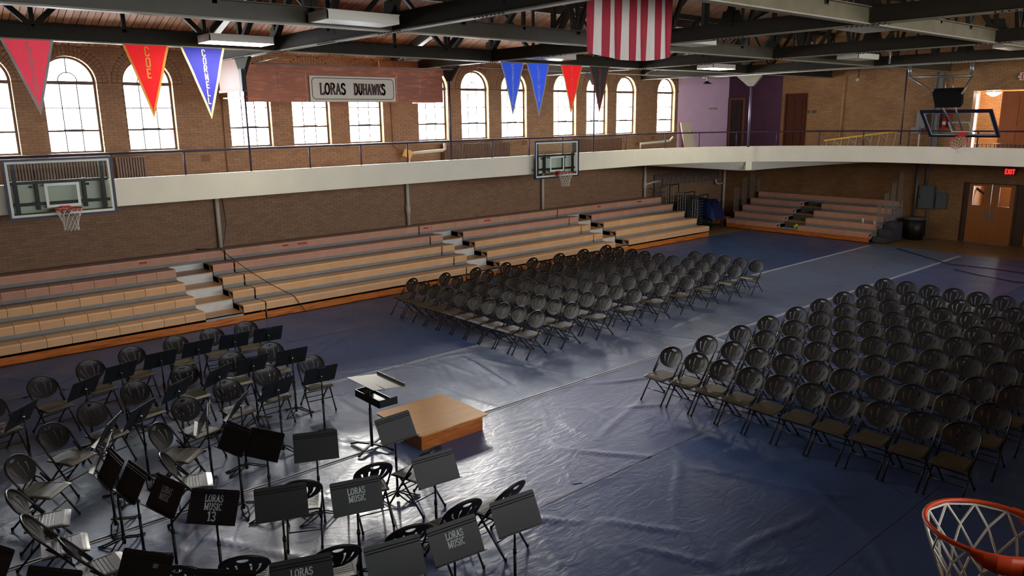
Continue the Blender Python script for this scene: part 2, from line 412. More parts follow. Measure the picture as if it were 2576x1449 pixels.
def letters(text, h, w=1.0, st=0.14, serif=True, gap=0.08, block=False, mb=None, ox=0.0, oy=0.0, dz=0.0, stencil=False, center=True):
    """flat lettering in a local XY plane (x right, y up), thin in z"""
    mb = mb or MB(); total = 0.0
    for ch in text:
        total += (0.35 if ch == ' ' else (0.64 if block else G[ch][0]))+gap
    total -= gap
    x = ox-(total*h*w/2 if center else 0)
    for ch in text:
        if ch == ' ': x += (0.35+gap)*h*w; continue
        gw, strokes, ser = G[ch]
        if block: gw = 0.64; strokes = BLOCK.get(ch, strokes); ser = []
        lines = [list(s_) for s_ in strokes]
        if serif:
            for sx, sy in ser: lines.append([(sx-.13, sy), (sx+.13, sy)])
        for li, ln in enumerate(lines):
            thin = serif and li >= len(strokes)
            for i in range(len(ln)-1):
                (x0, y0), (x1, y1) = ln[i], ln[i+1]
                a = Vector((x+x0*h*w, oy+y0*h)); b = Vector((x+x1*h*w, oy+y1*h)); t = b-a
                if t.length < 1e-6: continue
                t.normalize(); hw = st*h/2*(0.6 if thin else 1.0)
                n = Vector((-t.y, t.x))*hw; e = t*hw*0.55
                q = [a-e-n, b+e-n, b+e+n, a-e+n]
                b0 = len(mb.v)
                mb.v += [(p.x, p.y, dz+0.0002*li) for p in q]; mb.f.append((b0, b0+1, b0+2, b0+3)); mb.mi.append(0); mb.sm.append(False)
        x += (gw+gap)*h*w
    return mb

# ================================================================== THE SETTING
mb = MB(); mb.box(WX0, 33.2, NY, WY+.4, -0.3, 0.0, FLOOR); struct('floor', mb, 'tan wooden gym floor showing beyond the blue covering by the doors')

def arched_wall(Y, out, x0, x1, z0, z1, wins, front, m_in, m_out, thick=0.4):
    b = MB(); yo = Y+out*thick
    def q(a, bb, c, d, m): b.add([a, bb, c, d], [(0, 1, 2, 3)], m)
    def rect(xa, xb, za, zb):
        for y, m in ((Y, front), (yo, m_out)):
            q((xa, y, za), (xb, y, za), (xb, y, zb), (xa, y, zb), m)
    rect(x0, x1, z0, SILL); cur = x0; N = 20
    for w in wins:
        rect(cur, w-WR, SILL, z1); cur = w+WR
        arcp = [(w-WR*cos(pi*i/N), SPRING+WR*sin(pi*i/N)) for i in range(N+1)]
        for i in range(N):
            (xa, za), (xb, zb) = arcp[i], arcp[i+1]
            for y, m in ((Y, front), (yo, m_out)):
                q((xa, y, za), (xb, y, zb), (xb, y, z1), (xa, y, z1), m)
        loop = [(w-WR, SILL)]+arcp+[(w+WR, SILL)]
        for i in range(len(loop)):
            (xa, za), (xb, zb) = loop[i], loop[(i+1) % len(loop)]
            y1 = Y+out*0.14; y2 = Y+out*0.2
            q((xa, Y, za), (xb, Y, zb), (xb, y1, zb), (xa, y1, za), m_in)
            q((xa, y1, za), (xb, y1, zb), (xb, yo, zb), (xa, yo, za), m_out)
    rect(cur, x1, SILL, z1)
    q((x0, Y, z1), (x1, Y, z1), (x1, yo, z1), (x0, yo, z1), m_out)
    return b
WALL = struct('wall_left', arched_wall(WY, 1, WX0, 30.95, 2.9, 6.75, WIN_X, MORT, JAMB, REDB), 'buff brick wall with a row of arched windows')
b = MB(); b.box(WX0, WX1, WY, WY+0.4, -0.2, 2.9, MORT); struct('wall_lower', b, 'brown brick wall below the running track')
NWIN = WIN_X
struct('wall_near', arched_wall(NY, -1, WX0, WX1, 0, 6.75, NWIN, BRK, JAMB, REDB), 'brick wall behind the viewpoint')

# bricks laid on the window wall --------------------------------------
def cuts(z):
    out = []
    if z < SILL-0.01: return out
    for w in WIN_X:
        if z < SPRING: out.append((w-WR, w+WR))
        else:
            d = z-SPRING
            if d < 0.83: h = math.sqrt(0.83**2-d*d); out.append((w-h, w+h))
    return out
def lay(x0, x1, z0, z1, use_cuts=True):
    res = []; n = int((z1-z0)/0.0677)
    for r in range(n):
        z = z0+r*0.0677; zc = z+0.03; off = 0.1065*(r % 2)
        cs = cuts(zc) if use_cuts else []
        x = x0-off
        while x < x1:
            segs = [(max(x, x0), min(x+0.2075, x1))]
            for ca, cb in cs:
                new = []
                for a, c in segs:
                    if cb <= a or ca >= c: new.append((a, c)); continue
                    if ca-a > 0.02: new.append((a, ca))
                    if c-cb > 0.02: new.append((cb, c))
                segs = new
            for a, c in segs:
                if c-a > 0.02: res.append((a, c, z, z+0.0625))
            x += 0.213
    return res
def brick_mesh(lst, y, name, depth=0.007):
    vs = []; fs = []; tone = []
    for (a, c, z, z2) in lst:
        d = depth*random.uniform(0.7, 1.25); k = len(vs)
        vs += [(a, y-d, z), (c, y-d, z), (c, y-d, z2), (a, y-d, z2), (a, y, z), (c, y, z), (c, y, z2), (a, y, z2)]
        fs += [(k, k+1, k+2, k+3), (k, k+4, k+5, k+1), (k+3, k+2, k+6, k+7), (k, k+3, k+7, k+4), (k+1, k+5, k+6, k+2)]
        t = random.random(); tone += [t]*5
    me = bpy.data.meshes.new(name); me.from_pydata(vs, [], fs); me.materials.append(BPC)
    at = me.attributes.new('tone', 'FLOAT', 'FACE'); at.data.foreach_set('value', tone)
    return me
allb = lay(-1.0, 27.2, 3.12, 6.6)
full = [q for q in allb if abs((q[1]-q[0])-0.2075) < 1e-4 and 3.0 < q[0] < 9.0 and q[2] > 3.5]
full.sort(key=lambda q: q[0]); near = full[:290]; ns = set(near)
variants = [brick_mesh([(-0.10375, 0.10375, -0.03125, 0.03125)], 0.0, 'brick') for _ in range(6)]
for i, (a, c, z, z2) in enumerate(near):
    o = link('brick', variants[i % 6], WALL); o.location = ((a+c)/2, WY, (z+z2)/2)
o = link('brickwork', brick_mesh([q for q in allb if q not in ns], WY, 'brickwork'), WALL); o['kind'] = 'stuff'
o = link('brickwork', brick_mesh(lay(-1.0, 25.3, 1.15, 2.95, False)+lay(25.3, 30.95, 0.0, 2.95, False), WY, 'brickwork_lower'), bpy.data.objects['wall_lower']); o['kind'] = 'stuff'
# voussoirs: two rings of radial bricks round each arch
vs = []; fs = []; tone = []
for w in WIN_X:
    for r0, r1 in ((WR+0.004, WR+0.115), (WR+0.125, WR+0.235)):
        n = 24 if r0 < 0.6 else 28
        for i in range(n):
            a0 = pi*(i+0.07)/n; a1 = pi*(i+0.93)/n; k = len(vs); d = random.uniform(0.01, 0.016)
            P = [(r0, a0), (r1, a0), (r1, a1), (r0, a1)]
            for y in (WY-d, WY):
                vs += [(w+r*cos(a), y, SPRING+r*sin(a)) for r, a in P]
            fs += [(k, k+1, k+2, k+3), (k, k+4, k+5, k+1), (k+1, k+5, k+6, k+2), (k+2, k+6, k+7, k+3), (k+3, k+7, k+4, k)]
            t = random.random()*0.7; tone += [t]*5
me = bpy.data.meshes.new('arch_bricks'); me.from_pydata(vs, [], fs); me.materials.append(BPC)
me.attributes.new('tone', 'FLOAT', 'FACE').data.foreach_set('value', tone)
o = link('arch_bricks', me, WALL); o['kind'] = 'stuff'
b = MB()
for w in WIN_X: b.box(w-0.64, w+0.64, WY-0.05, WY+0.12, SILL-0.07, SILL+0.005, mat('stone_sill', (206, 196, 172), 0.6))
b.obj('window_sills', WALL)['kind'] = 'stuff'

# windows -----------------------------------------------------------
def window_frame(detail=True):
    b = MB(); t = 0.035; y0, y1 = -0.03, 0.03
    N = 20
    for i in range(N):   # arched head
        a0 = pi*i/N; a1 = pi*(i+1)/N
        for (ra, rb) in ((WR-0.05, WR),):
            P = [(ra*cos(a0), ra*sin(a0)), (rb*cos(a0), rb*sin(a0)), (rb*cos(a1), rb*sin(a1)), (ra*cos(a1), ra*sin(a1))]
            b.prism([(x, SPRING+z) for x, z in P], 'y', y0, y1, WFRAME)
    for s in (-1, 1): b.box(*sorted((s*WR, s*(WR-0.05))), y0, y1, SILL, SPRING, WFRAME)
    b.box(-WR, WR, y0-0.02, y1, 5.585, 5.665, WFRAME)          # transom
    b.box(-WR, WR, y0, y1, SILL, SILL+0.05, WFRAME)
    b.box(-WR, WR, y0-0.01, y1, 4.50, 4.545, WFRAME)           # meeting rail
    b.box(-0.22, 0.22, y0-0.03, y0, 4.53, 4.56, BLK)
    b.box(-WR, WR, -0.012, 0.012, 5.04, 5.062, WFRAME)
    for x in (-0.18, 0.18): b.box(x-0.011, x+0.011, -0.012, 0.012, SILL, 5.6, WFRAME)
    b.box(-0.011, 0.011, -0.012, 0.012, SPRING+0.2, SPRING+WR, WFRAME)
    for i in range(12):
        a0 = pi*i/12; a1 = pi*(i+1)/12
        b.prism([(0.19*cos(a0), SPRING+0.02+0.19*sin(a0)), (0.212*cos(a0), SPRING+0.02+0.212*sin(a0)), (0.212*cos(a1), SPRING+0.02+0.212*sin(a1)), (0.19*cos(a1), SPRING+0.02+0.19*sin(a1))], 'y', -0.012, 0.012, WFRAME)
    return b.mesh('window')
WF = window_frame()
def pane_mesh(poly):
    return MB().add([(x, 0.0, z) for x, z in poly], [tuple(range(len(poly)))], GLASS).mesh('pane')
cols = [(-0.53, -0.191), (-0.169, 0.169), (0.191, 0.53)]
rows = [(4.05, 4.50), (4.545, 5.04), (5.062, 5.585)]
PM = [pane_mesh([(a, c), (bb, c), (bb, d), (a, d)]) for (a, bb) in cols for (c, d) in rows]
PM.append(pane_mesh([(0.53*cos(pi*i/16), SPRING+0.025+0.52*sin(pi*i/16)) for i in range(17)]))
wn = 0
for w in WIN_X:
    wn += 1
    o = link('window_%d' % wn, WF); o.location = (w, WY+0.17, 0); o['kind'] = 'structure'
    o['label'] = 'arched brown-framed window, %s from the left end of the row' % ORD[wn-1]
    for pm in PM: link('pane', pm, o)
for w in NWIN:
    wn += 1
    o = link('window_%d' % wn, WF); o.location = (w, NY-0.17, 0); o['kind'] = 'structure'
# lilac end of the window wall, end walls ----------------
b = MB(); b.box(27.22, WX1, WY-0.014, WY, 3.1, 6.6, PURL); struct('trim_1', b, 'lilac painted end of the window wall')
b = MB(); b.box(WX0-0.3, WX0, NY, WY+0.4, -0.2, 11, BRK); struct('wall_back', b)
# far end wall with door openings
b = MB(); X = WX1
def fq(ya, yb, za, zb, m, x=X): b.add([(x, ya, za), (x, yb, za), (x, yb, zb), (x, ya, zb)], [(0, 3, 2, 1)], m)
fq(NY, 6.8, 0, 6.45, BRKF); fq(6.8, 10.42, 2.18, 3.1, BRKF); fq(10.42, 17.93, 0, 3.1, BRKF); fq(10.45, 17.93, 3.1, 6.45, BRKF)
fq(6.8, 8.35, 3.1, 6.45, BRKF); fq(8.35, 10.45, 5.42, 6.45, BRKF)
fq(17.93, WY, 0, 3.1, BRKF); fq(17.93, WY, 3.1, 6.45, PURD)
b.add([(X, NY, 6.45), (X, WY, 6.45), (X, 8.7, roof_z(8.7)+0.1)], [(0, 1, 2)], BRKF)
b.add([(X+.3, NY, 0), (X+.3, 6.8, 0), (X+.3, 6.8, 6.45), (X+.3, NY, 6.45)], [(0, 1, 2, 3)], BRKF)
DKW = mat('dark_door_frame', (72, 46, 28), 0.5, vary=0.1)
for (ya, yb, za, zb) in ((6.8, 10.42, 0, 2.18), (8.35, 10.45, 3.1, 5.42)):
    for p in (((X, ya, za), (X+.35, ya, za), (X+.35, ya, zb), (X, ya, zb)), ((X, yb, za), (X, yb, zb), (X+.35, yb, zb), (X+.35, yb, za)), ((X, ya, zb), (X+.35, ya, zb), (X+.35, yb, zb), (X, yb, zb))):
        b.add(p, [(0, 1, 2, 3)], DKW)
struct('wall_far', b, 'buff brick end wall, purple at the left corner')
b = MB(); b.box(X+.35, X+2.2, 8.0, 8.1, 3.1, 6, BRKF); b.box(X+2.1, X+2.2, 8.0, 11, 3.1, 6, BRKF); b.box(X+.35, X+2.2, 10.9, 11, 3.1, 6, BRKF); b.box(X, X+2.2, 8, 11, 3.0, 3.1, FLOOR); struct('wall_hallway', b)
# roof deck: planks running up the slope
CE = struct('ceiling', MB().add([(WX0, WY+.4, roof_z(WY+.4)+.06), (WX1+.1, WY+.4, roof_z(WY+.4)+.06), (WX1+.1, 8.7, roof_z(8.7)+.06), (WX0, 8.7, roof_z(8.7)+.06), (WX1+.1, NY-.4, roof_z(NY-.4)+.06), (WX0, NY-.4, roof_z(NY-.4)+.06)], [(0, 1, 2, 3), (3, 2, 4, 5)], mat('roof_dark', (60, 40, 28), 0.8)), 'pitched roof of brown wooden planks')
def plank_mesh(y0, y1, w=0.132):
    b = MB(); z0, z1 = roof_z(y0), roof_z(y1)
    b.add([(-w/2, y0, z0), (w/2, y0, z0), (w/2, y1, z1), (-w/2, y1, z1), (-w/2, y0, z0+.04), (w/2, y0, z0+.04), (w/2, y1, z1+.04), (-w/2, y1, z1+.04)],
          [(0, 1, 2, 3), (0, 4, 5, 1), (3, 2, 6, 7), (0, 3, 7, 4), (1, 5, 6, 2)], PLANK)
    return b
PLM = [plank_mesh(WY+.3, 8.75, 0.124+0.003*i).mesh('plank') for i in range(3)]
x = 0.0; i = 0
while x < WX1:
    o = link('plank', PLM[i % 3], CE); o.location = (x+0.07, 0, random.uniform(-0.006, 0.006)); x += 0.14; i += 1
b = MB(); x = 0.0
while x < WX1:
    pm = plank_mesh(NY-.3, 8.65); b.add([(v[0]+x+.07, v[1], v[2]) for v in pm.v], pm.f, PLANK); x += 0.14
b.obj('planking', CE)['kind'] = 'stuff'
pw = mat('brown_purlin', (84, 58, 42), 0.7, vary=0.1)
for y in (19.6, 18.1, 16.7, 14.9, 13.4, 12.0, 10.3, 8.7, 7.1, 5.0, 3.5, 2.0):
    z = roof_z(y); bb = MB(); bb.box(WX0, WX1, y-.07, y+.07, z-.24, z-.02, pw); o = bb.obj('purlin', CE)

# running track ------------------------------------------------------
def track_path(inset=0.0, step=6):
    r = 7.0-inset; P = [(WX0, 17.6-inset), (21.0, 17.6-inset)]
    P += [(21+r*sin(rad(a)), 10.6+r*cos(rad(a))) for a in range(step, 90, step)]
    P += [(28-inset, 10.6), (28-inset, 6.65)]
    P += [(21+r*cos(rad(a)), 6.65-r*sin(rad(a))) for a in range(step, 90, step)]
    P += [(21, -0.35+inset), (WX0, -0.35+inset)]
    return P
pi_ = track_path(0); po_ = track_path(-0.12)
b = MB(); n = len(pi_)
for i in range(n-1):
    (xa, ya), (xb, yb) = pi_[i], pi_[i+1]; (xc, yc), (xd, yd) = po_[i], po_[i+1]
    V = [(xa, ya, 2.98), (xb, yb, 2.98), (xb, yb, 3.55), (xa, ya, 3.55), (xc, yc, 2.98), (xd, yd, 2.98), (xd, yd, 3.55), (xc, yc, 3.55)]
    b.add(V, [(0, 1, 2, 3), (3, 2, 6, 7), (7, 6, 5, 4), (0, 4, 5, 1)], WHITE)
FA = struct('trim_2', b, 'cream painted edge of the raised running track')
b = MB()
def outer(p):
    x, y = p
    if y >= 17.59: return (x, WY)
    if x >= 27.99: return (WX1, y)
    if y <= -0.34: return (x, NY)
    t = 1e9; dx, dy = x-21, y-(10.6 if y > 8.6 else 6.65)
    if dx > 0: t = min(t, (WX1-21)/dx)
    if dy > 0: t = min(t, (WY-10.6)/dy)
    if dy < 0: t = min(t, (NY-6.65)/dy)
    return (21+dx*t, (10.6 if y > 8.6 else 6.65)+dy*t)
SL = mat('track_slab', (170, 160, 142), 0.7, vary=0.1)
for i in range(n-1):
    a, c = pi_[i], pi_[i+1]; d, e = outer(c), outer(a)
    for z, m in ((3.0, SL), (3.12, SL)):
        b.add([(a[0], a[1], z), (c[0], c[1], z), (d[0], d[1], z), (e[0], e[1], z)], [(0, 1, 2, 3)], m)
for (a, c) in (((WX1, WY), (21+7*sin(rad(48)), 10.6+7*cos(rad(48)))), ((WX1, NY), (21+7*cos(rad(48)), 6.65-7*sin(rad(48))))):
    i0 = min(range(n), key=lambda k: (pi_[k][0]-c[0])**2+(pi_[k][1]-c[1])**2)
    for z in (3.0, 3.12):
        b.add([(a[0], a[1], z)]+[(outer(pi_[k])[0], outer(pi_[k])[1], z) for k in (i0-1, i0, i0+1)], [(0, 1, 2), (0, 2, 3)], SL)
struct('trim_3', b, 'slab of the running track')
# curved haunch beam that deepens to the corner bracket
b = MB(); pts = []
for k in range(0, 31):
    th = 88-86*k/30.0; d = 0.36*max(0.0, 1-abs(th-50)/37.0); pts.append((21+7.06*cos(rad(th)), 10.6+7.06*sin(rad(th)), d, th))
for k in range(30):
    (xa, ya, da, ta), (xb, yb, db, tb) = pts[k], pts[k+1]
    ca = (21+7.35*cos(rad(ta)), 10.6+7.35*sin(rad(ta))); cb = (21+7.35*cos(rad(tb)), 10.6+7.35*sin(rad(tb)))
    b.add([(xa, ya, 2.98), (xb, yb, 2.98), (*cb, 2.98-db), (*ca, 2.98-da), (*ca, 2.98-da), (*cb, 2.98-db), (*ca, 2.98), (*cb, 2.98)], [(0, 3, 2, 1), (3, 4, 5, 2), (4, 6, 7, 5)], WHITE)
e = Vector((cos(rad(50)), sin(rad(50)), 0)); c0 = Vector((21, 10.6, 0))
b.bar(c0+e*7.0+Vector((0, 0, 2.83)), c0+e*10.5+Vector((0, 0, 2.70)), 0.22, 0.30, WHITE)
struct('trim_4', b, 'cream corner beam and bracket under the track')

# track railing ---------------------------------------------------------
def rail(name, path, posts, label, zt=4.07):
    t = thing(name, label, 'railing', (path[0][0], path[0][1], 3.55))
    off = Vector((path[0][0], path[0][1], 3.55))
    b = MB().tube([Vector((x, y, zt))-off for x, y in path], 0.026, 8, RAILM); b.obj('top_rail', t)
    for x, y in posts:
        p = MB().tube([Vector((x, y, 3.54))-off, Vector((x, y, zt))-off], 0.021, 6, RAILM); p.obj('post', t)
    return t
P1 = [(WX0, 17.66), (21.0, 17.66)]
rail('track_railing', P1, [(x, 17.66) for x in (-1.5, -0.1, 1.36, 2.82, 4.24, 5.72, 7.21, 8.71, 10.14, 11.57, 13.03, 14.52, 16.0, 17.45, 18.89, 20.5)], 'dark purple pipe railing on the track below the arched windows')
arc1 = [(21+7.06*sin(rad(a)), 10.6+7.06*cos(rad(a))) for a in range(0, 91, 5)]
arc2 = [(21+7.06*cos(rad(a)), 6.65-7.06*sin(rad(a))) for a in range(0, 91, 5)]
pa = [(21+7.06*sin(rad(a)), 10.6+7.06*cos(rad(a))) for a in (12, 24, 36, 48, 60, 72, 84)]
rail('track_railing', arc1+arc2, pa+[(28.06, 9.2), (28.06, 7.8)]+[(21+7.06*cos(rad(a)), 6.65-7.06*sin(rad(a))) for a in (6, 18, 30, 42, 54, 66, 78)], 'curved purple pipe railing round the far end of the track')

# roof trusses ---------------------------------------------------------
def chord(t, a, b_, name, d=0.26, m=STEEL, fl=True):
    mb_ = MB(); mb_.bar(a, b_, 0.05, d, m)
    a = Vector(a); b_ = Vector(b_)
    if fl:
        o = Vector((0, 0, -d/2-0.01)); mb_.bar(a+o, b_+o, 0.15, 0.022, FLANGE)
        o = Vector((0, 0, d/2)); mb_.bar(a+o, b_+o, 0.16, 0.02, m)
    mb_.obj(name, t)
def truss_member(t, a, b_, w=0.10):
    MB().bar(a, b_, w, 0.09, STEELD).obj('web_member', t)
ti = 0
TLAB = ['steel roof truss nearest the left end', 'steel roof truss meeting the left end of the plywood booth', 'steel roof truss just right of the sign booth', 'steel roof truss right of the black pennant', 'farthest steel roof truss, above the purple corner']
for X in TRX:
    t = thing('roof_truss', TLAB[ti], 'roof truss', (X, 8.7, 6.12)); ti += 1
    L = lambda y, z: (0, y-8.7, z-6.12)
    chord(t, L(NY+.02, 6.25), L(WY-.02, 6.25), 'bottom_chord')
    for ya, yb in ((WY-.1, 8.7), (NY+.1, 8.7)):
        chord(t, L(ya, roof_z(ya)-.12), L(yb, roof_z(yb)-.42), 'top_chord', 0.2)
    ys = [NY, -0.3, 1.6, 3.9, 6.1, 8.7, 11.3, 13.5, 15.8, 17.66, WY-.1]
    for k, y in enumerate(ys[1:-1], 1):
        truss_member(t, L(y, 6.3), L(y, roof_z(y)-.35))
        yn = ys[k+1] if y >= 8.7 else ys[k-1]
        if k not in (0, len(ys)-1) and y != 8.7:
            inner = ys[k-1] if y > 8.7 else ys[k+1]
            truss_member(t, L(y, 6.35), L(inner, roof_z(inner)-.4), 0.12)
        # gusset plate
        MB().prism([(y-8.7-.28, 0.1), (y-8.7+.28, 0.1), (y-8.7+.16, 0.48), (y-8.7-.16, 0.48)], 'x', -0.03, 0.03, STEELD).obj('gusset_plate', t)
    rv = MB()
    for y in ys[1:-1]:
        for q in range(8):
            yy = y-8.7-.32+.09*q
            for s in (-.07, .07): rv.box(s-.014, s+.014, yy-.014, yy+.014, -0.03, -0.008, STEELD)
    rv.obj('rivets', t)['kind'] = 'stuff'
    # bracket over the hanging rod
    for y in ((17.66, -0.41) if X < 24 else ()):
        MB().prism([(y-8.7-.5, 0.02), (y-8.7+.35, 0.02), (y-8.7+.07, -0.42), (y-8.7-.07, -0.42)], 'x', -0.04, 0.04, STEEL).obj('end_bracket', t)
RODL = {7.21: 'purple hanging rod at the left end of the plywood booth', 13.03: 'purple hanging rod at the right end of the plywood booth', 18.89: 'purple hanging rod behind the black pennant', 1.36: 'purple hanging rod left of the first red pennant'}
for X in TRX[:4]:
    o = MB().tube([(0, 0, 0), (0, 0, 2.18)], 0.024, 8, RAILM).obj('hanger_rod'); o.location = (X, 17.66, 3.55); tag(o, RODL[X], 'rod', 'rods hanging the running track')
o = MB().tube([(0, 0, 0), (0, 0, 2.18)], 0.045, 8, mat('silver_purple_pipe', (120, 108, 130), 0.35, 0.5)).obj('hanger_rod'); o.location = (24.85, 15.62, 3.55); tag(o, 'thick grey hanging pipe in front of the dark purple wall', 'rod')
o = MB().prism([(15.1, 6.14), (16.35, 6.14), (15.72, 5.68), (15.52, 5.68)], 'x', 24.80, 24.90, FLANGE).obj('corner_bracket'); tag(o, 'pale riveted triangular bracket above the grey pipe', 'bracket')
o = MB().tube([(0, 0, 0), (0, 0, 2.5)], 0.024, 8, RAILM).obj('hanger_rod'); o.location = (28.04, 11.62, 3.6); tag(o, 'thin purple hanging rod by the ladder', 'rod')
# longitudinal lattice beams
LLAB = {1.6: 'steel lattice beam nearest the viewpoint', 6.1: 'steel lattice beam tinted pale as if window-lit, upper right', 11.3: 'steel lattice beam passing behind the flag', 15.8: 'steel lattice beam the pennants hang from'}
for Y in LONGY:
    t = thing('lattice_beam', LLAB[Y], 'roof beam', (13, Y, 6.12)); zr = roof_z(Y)-6.12-.38
    chord(t, (WX0+.02-13, 0, .13), (WX1-.02-13, 0, .13), 'bottom_chord', 0.25, {6.1: STEEL_LIT, 1.6: STEEL_LIT, 11.3: mat('half_lit_olive_steel', (66, 60, 46), .55, vary=.15, scale=3)}.get(Y, STEEL))  # beams nearer the near windows get lighter colours for the light on them
    chord(t, (WX0+.02-13, 0, zr), (WX1-.02-13, 0, zr), 'top_chord', 0.16, STEELD, False)
    xs = [WX0]+TRX+[WX1]
    for k in range(len(xs)-1):
        a, c = xs[k]-13, xs[k+1]-13; n_ = 4
        for q in range(n_):
            x0 = a+(c-a)*q/n_; x1 = a+(c-a)*(q+1)/n_
            xa, xb = (x0, x1) if q % 2 == 0 else (x1, x0)
            MB().bar((xa, 0, zr), (xb, 0, .2), 0.08, 0.09, STEELD).obj('web_member', t)
            MB().bar((x1, 0, .2), (x1, 0, zr), 0.05, 0.07, STEELD).obj('web_member', t)

# ================================================================== FLOOR COVERING
def tarp_sheet(y0, y1, x0, x1, seed, label, tm, hem=True):
    rs = np.random.RandomState(seed)
    xs = np.concatenate([np.arange(x0, 14.0, 0.055), np.arange(14.0, x1, 0.13), [x1]]); ys = np.linspace(y0, y1, int((y1-y0)/0.055)+1)
    XX, YY = np.meshgrid(xs, ys); Z = np.zeros_like(XX)
    for _ in range(int(64*(y1-y0)/3.0)):
        cx = rs.uniform(x0, 19); cy = rs.uniform(y0, y1); an = rs.choice([rs.normal(1.35, 0.25), rs.normal(2.3, 0.35), rs.uniform(0, pi)])
        ln = rs.uniform(0.3, 1.7); w = rs.uniform(0.026, 0.046); A = rs.uniform(0.007, 0.026)
        dx, dy = XX-cx, YY-cy; t = dx*np.cos(an)+dy*np.sin(an); s = -dx*np.sin(an)+dy*np.cos(an)
        s = s+0.12*rs.uniform(-1, 1)*np.sin(t*2.2)
        Z += A*np.exp(-(s/w)**2)*np.clip(1-(np.abs(t)/ln)**3, 0, 1)
    Z = np.minimum(Z, 0.03)
    if hem:
        for yy in (y0+.03, y1-.03): Z += 0.006*np.exp(-((YY-yy)/0.03)**2)
    Z += 0.004
    ny, nx = XX.shape; idx = np.arange(nx*ny).reshape(ny, nx)
    V = np.stack([XX, YY, Z], -1).reshape(-1, 3)
    F = np.stack([idx[:-1, :-1], idx[:-1, 1:], idx[1:, 1:], idx[1:, :-1]], -1).reshape(-1, 4)
    me = bpy.data.meshes.new('tarp'); me.from_pydata(V.tolist(), [], F.tolist()); me.materials.append(tm)
    me.polygons.foreach_set('use_smooth', [True]*len(F))
    o = link('floor_tarp', me); tag(o, label, 'floor tarp', 'blue tarp sheets covering the gym floor')
    return o
tarp_sheet(-0.4, 3.235, -3, 27.6, 11, 'blue vinyl tarp sheet nearest, under the orange rim', TARP_A)
tarp_sheet(3.245, 6.29, -3, 27.8, 12, 'blue vinyl tarp sheet under the right-hand chair block', TARP_A)
tarp_sheet(6.305, 9.165, -3, 28.05, 13, 'blue vinyl tarp sheet reaching in front of the podium', TARP_C)
tarp_sheet(9.185, 12.19, -3, 28.1, 14, 'shiny blue vinyl tarp sheet behind the podium', TARP_B)
tarp_sheet(12.21, 15.2, -3, 28.1, 15, 'blue vinyl tarp sheet under the left-hand chair block', TARP_A)
tarp_sheet(15.215, 17.47, -3, 28.1, 16, 'blue vinyl tarp sheet along the foot of the bleachers', TARP_A)
HEM = mat('seam_highlight_white', (240, 243, 245), 0.6)  # painted highlight of the overlapping sheet edges, drawn as thin white strips
for y, w, l in ((9.175, 0.018, 'long pale highlight painted along the tarp seam by the podium'), (12.2, 0.014, 'pale highlight painted along the tarp seam behind the band chairs')):
    b = MB()
    for s in (-0.03, 0.03): b.box(-3, 27.7, y+s-w/2, y+s+w/2, 0.009, 0.0135, HEM)
    tag(b.obj('seam_highlight'), l, 'seam')
o = tag(MB().box(-.07, .07, -.015, .015, 0, 0.002, mat('cyan_tape', (70, 130, 170), 0.5)).obj('tape_strip'), 'small light blue tape strip on the tarp by a seam', 'tape')
o.location = (6.65, 6.45, 0.012); o.rotation_euler = (0, 0, -0.4)

for l, P in (('dark cable across the tarp near the double doors', [(27.6, 11.2), (26.9, 10.3), (26.3, 9.5), (25.8, 8.9), (25.9, 7.8), (25.8, 6.8), (25.9, 5.6)]), ('second dark cable on the tarp at the right picture edge', [(25.0, 8.4), (24.6, 7.6), (24.3, 6.6), (24.5, 5.6)])):
    tag(MB().tube([(x, y, .03) for x, y in P], .014, 6, BLK).obj('floor_cable'), l, 'cable')
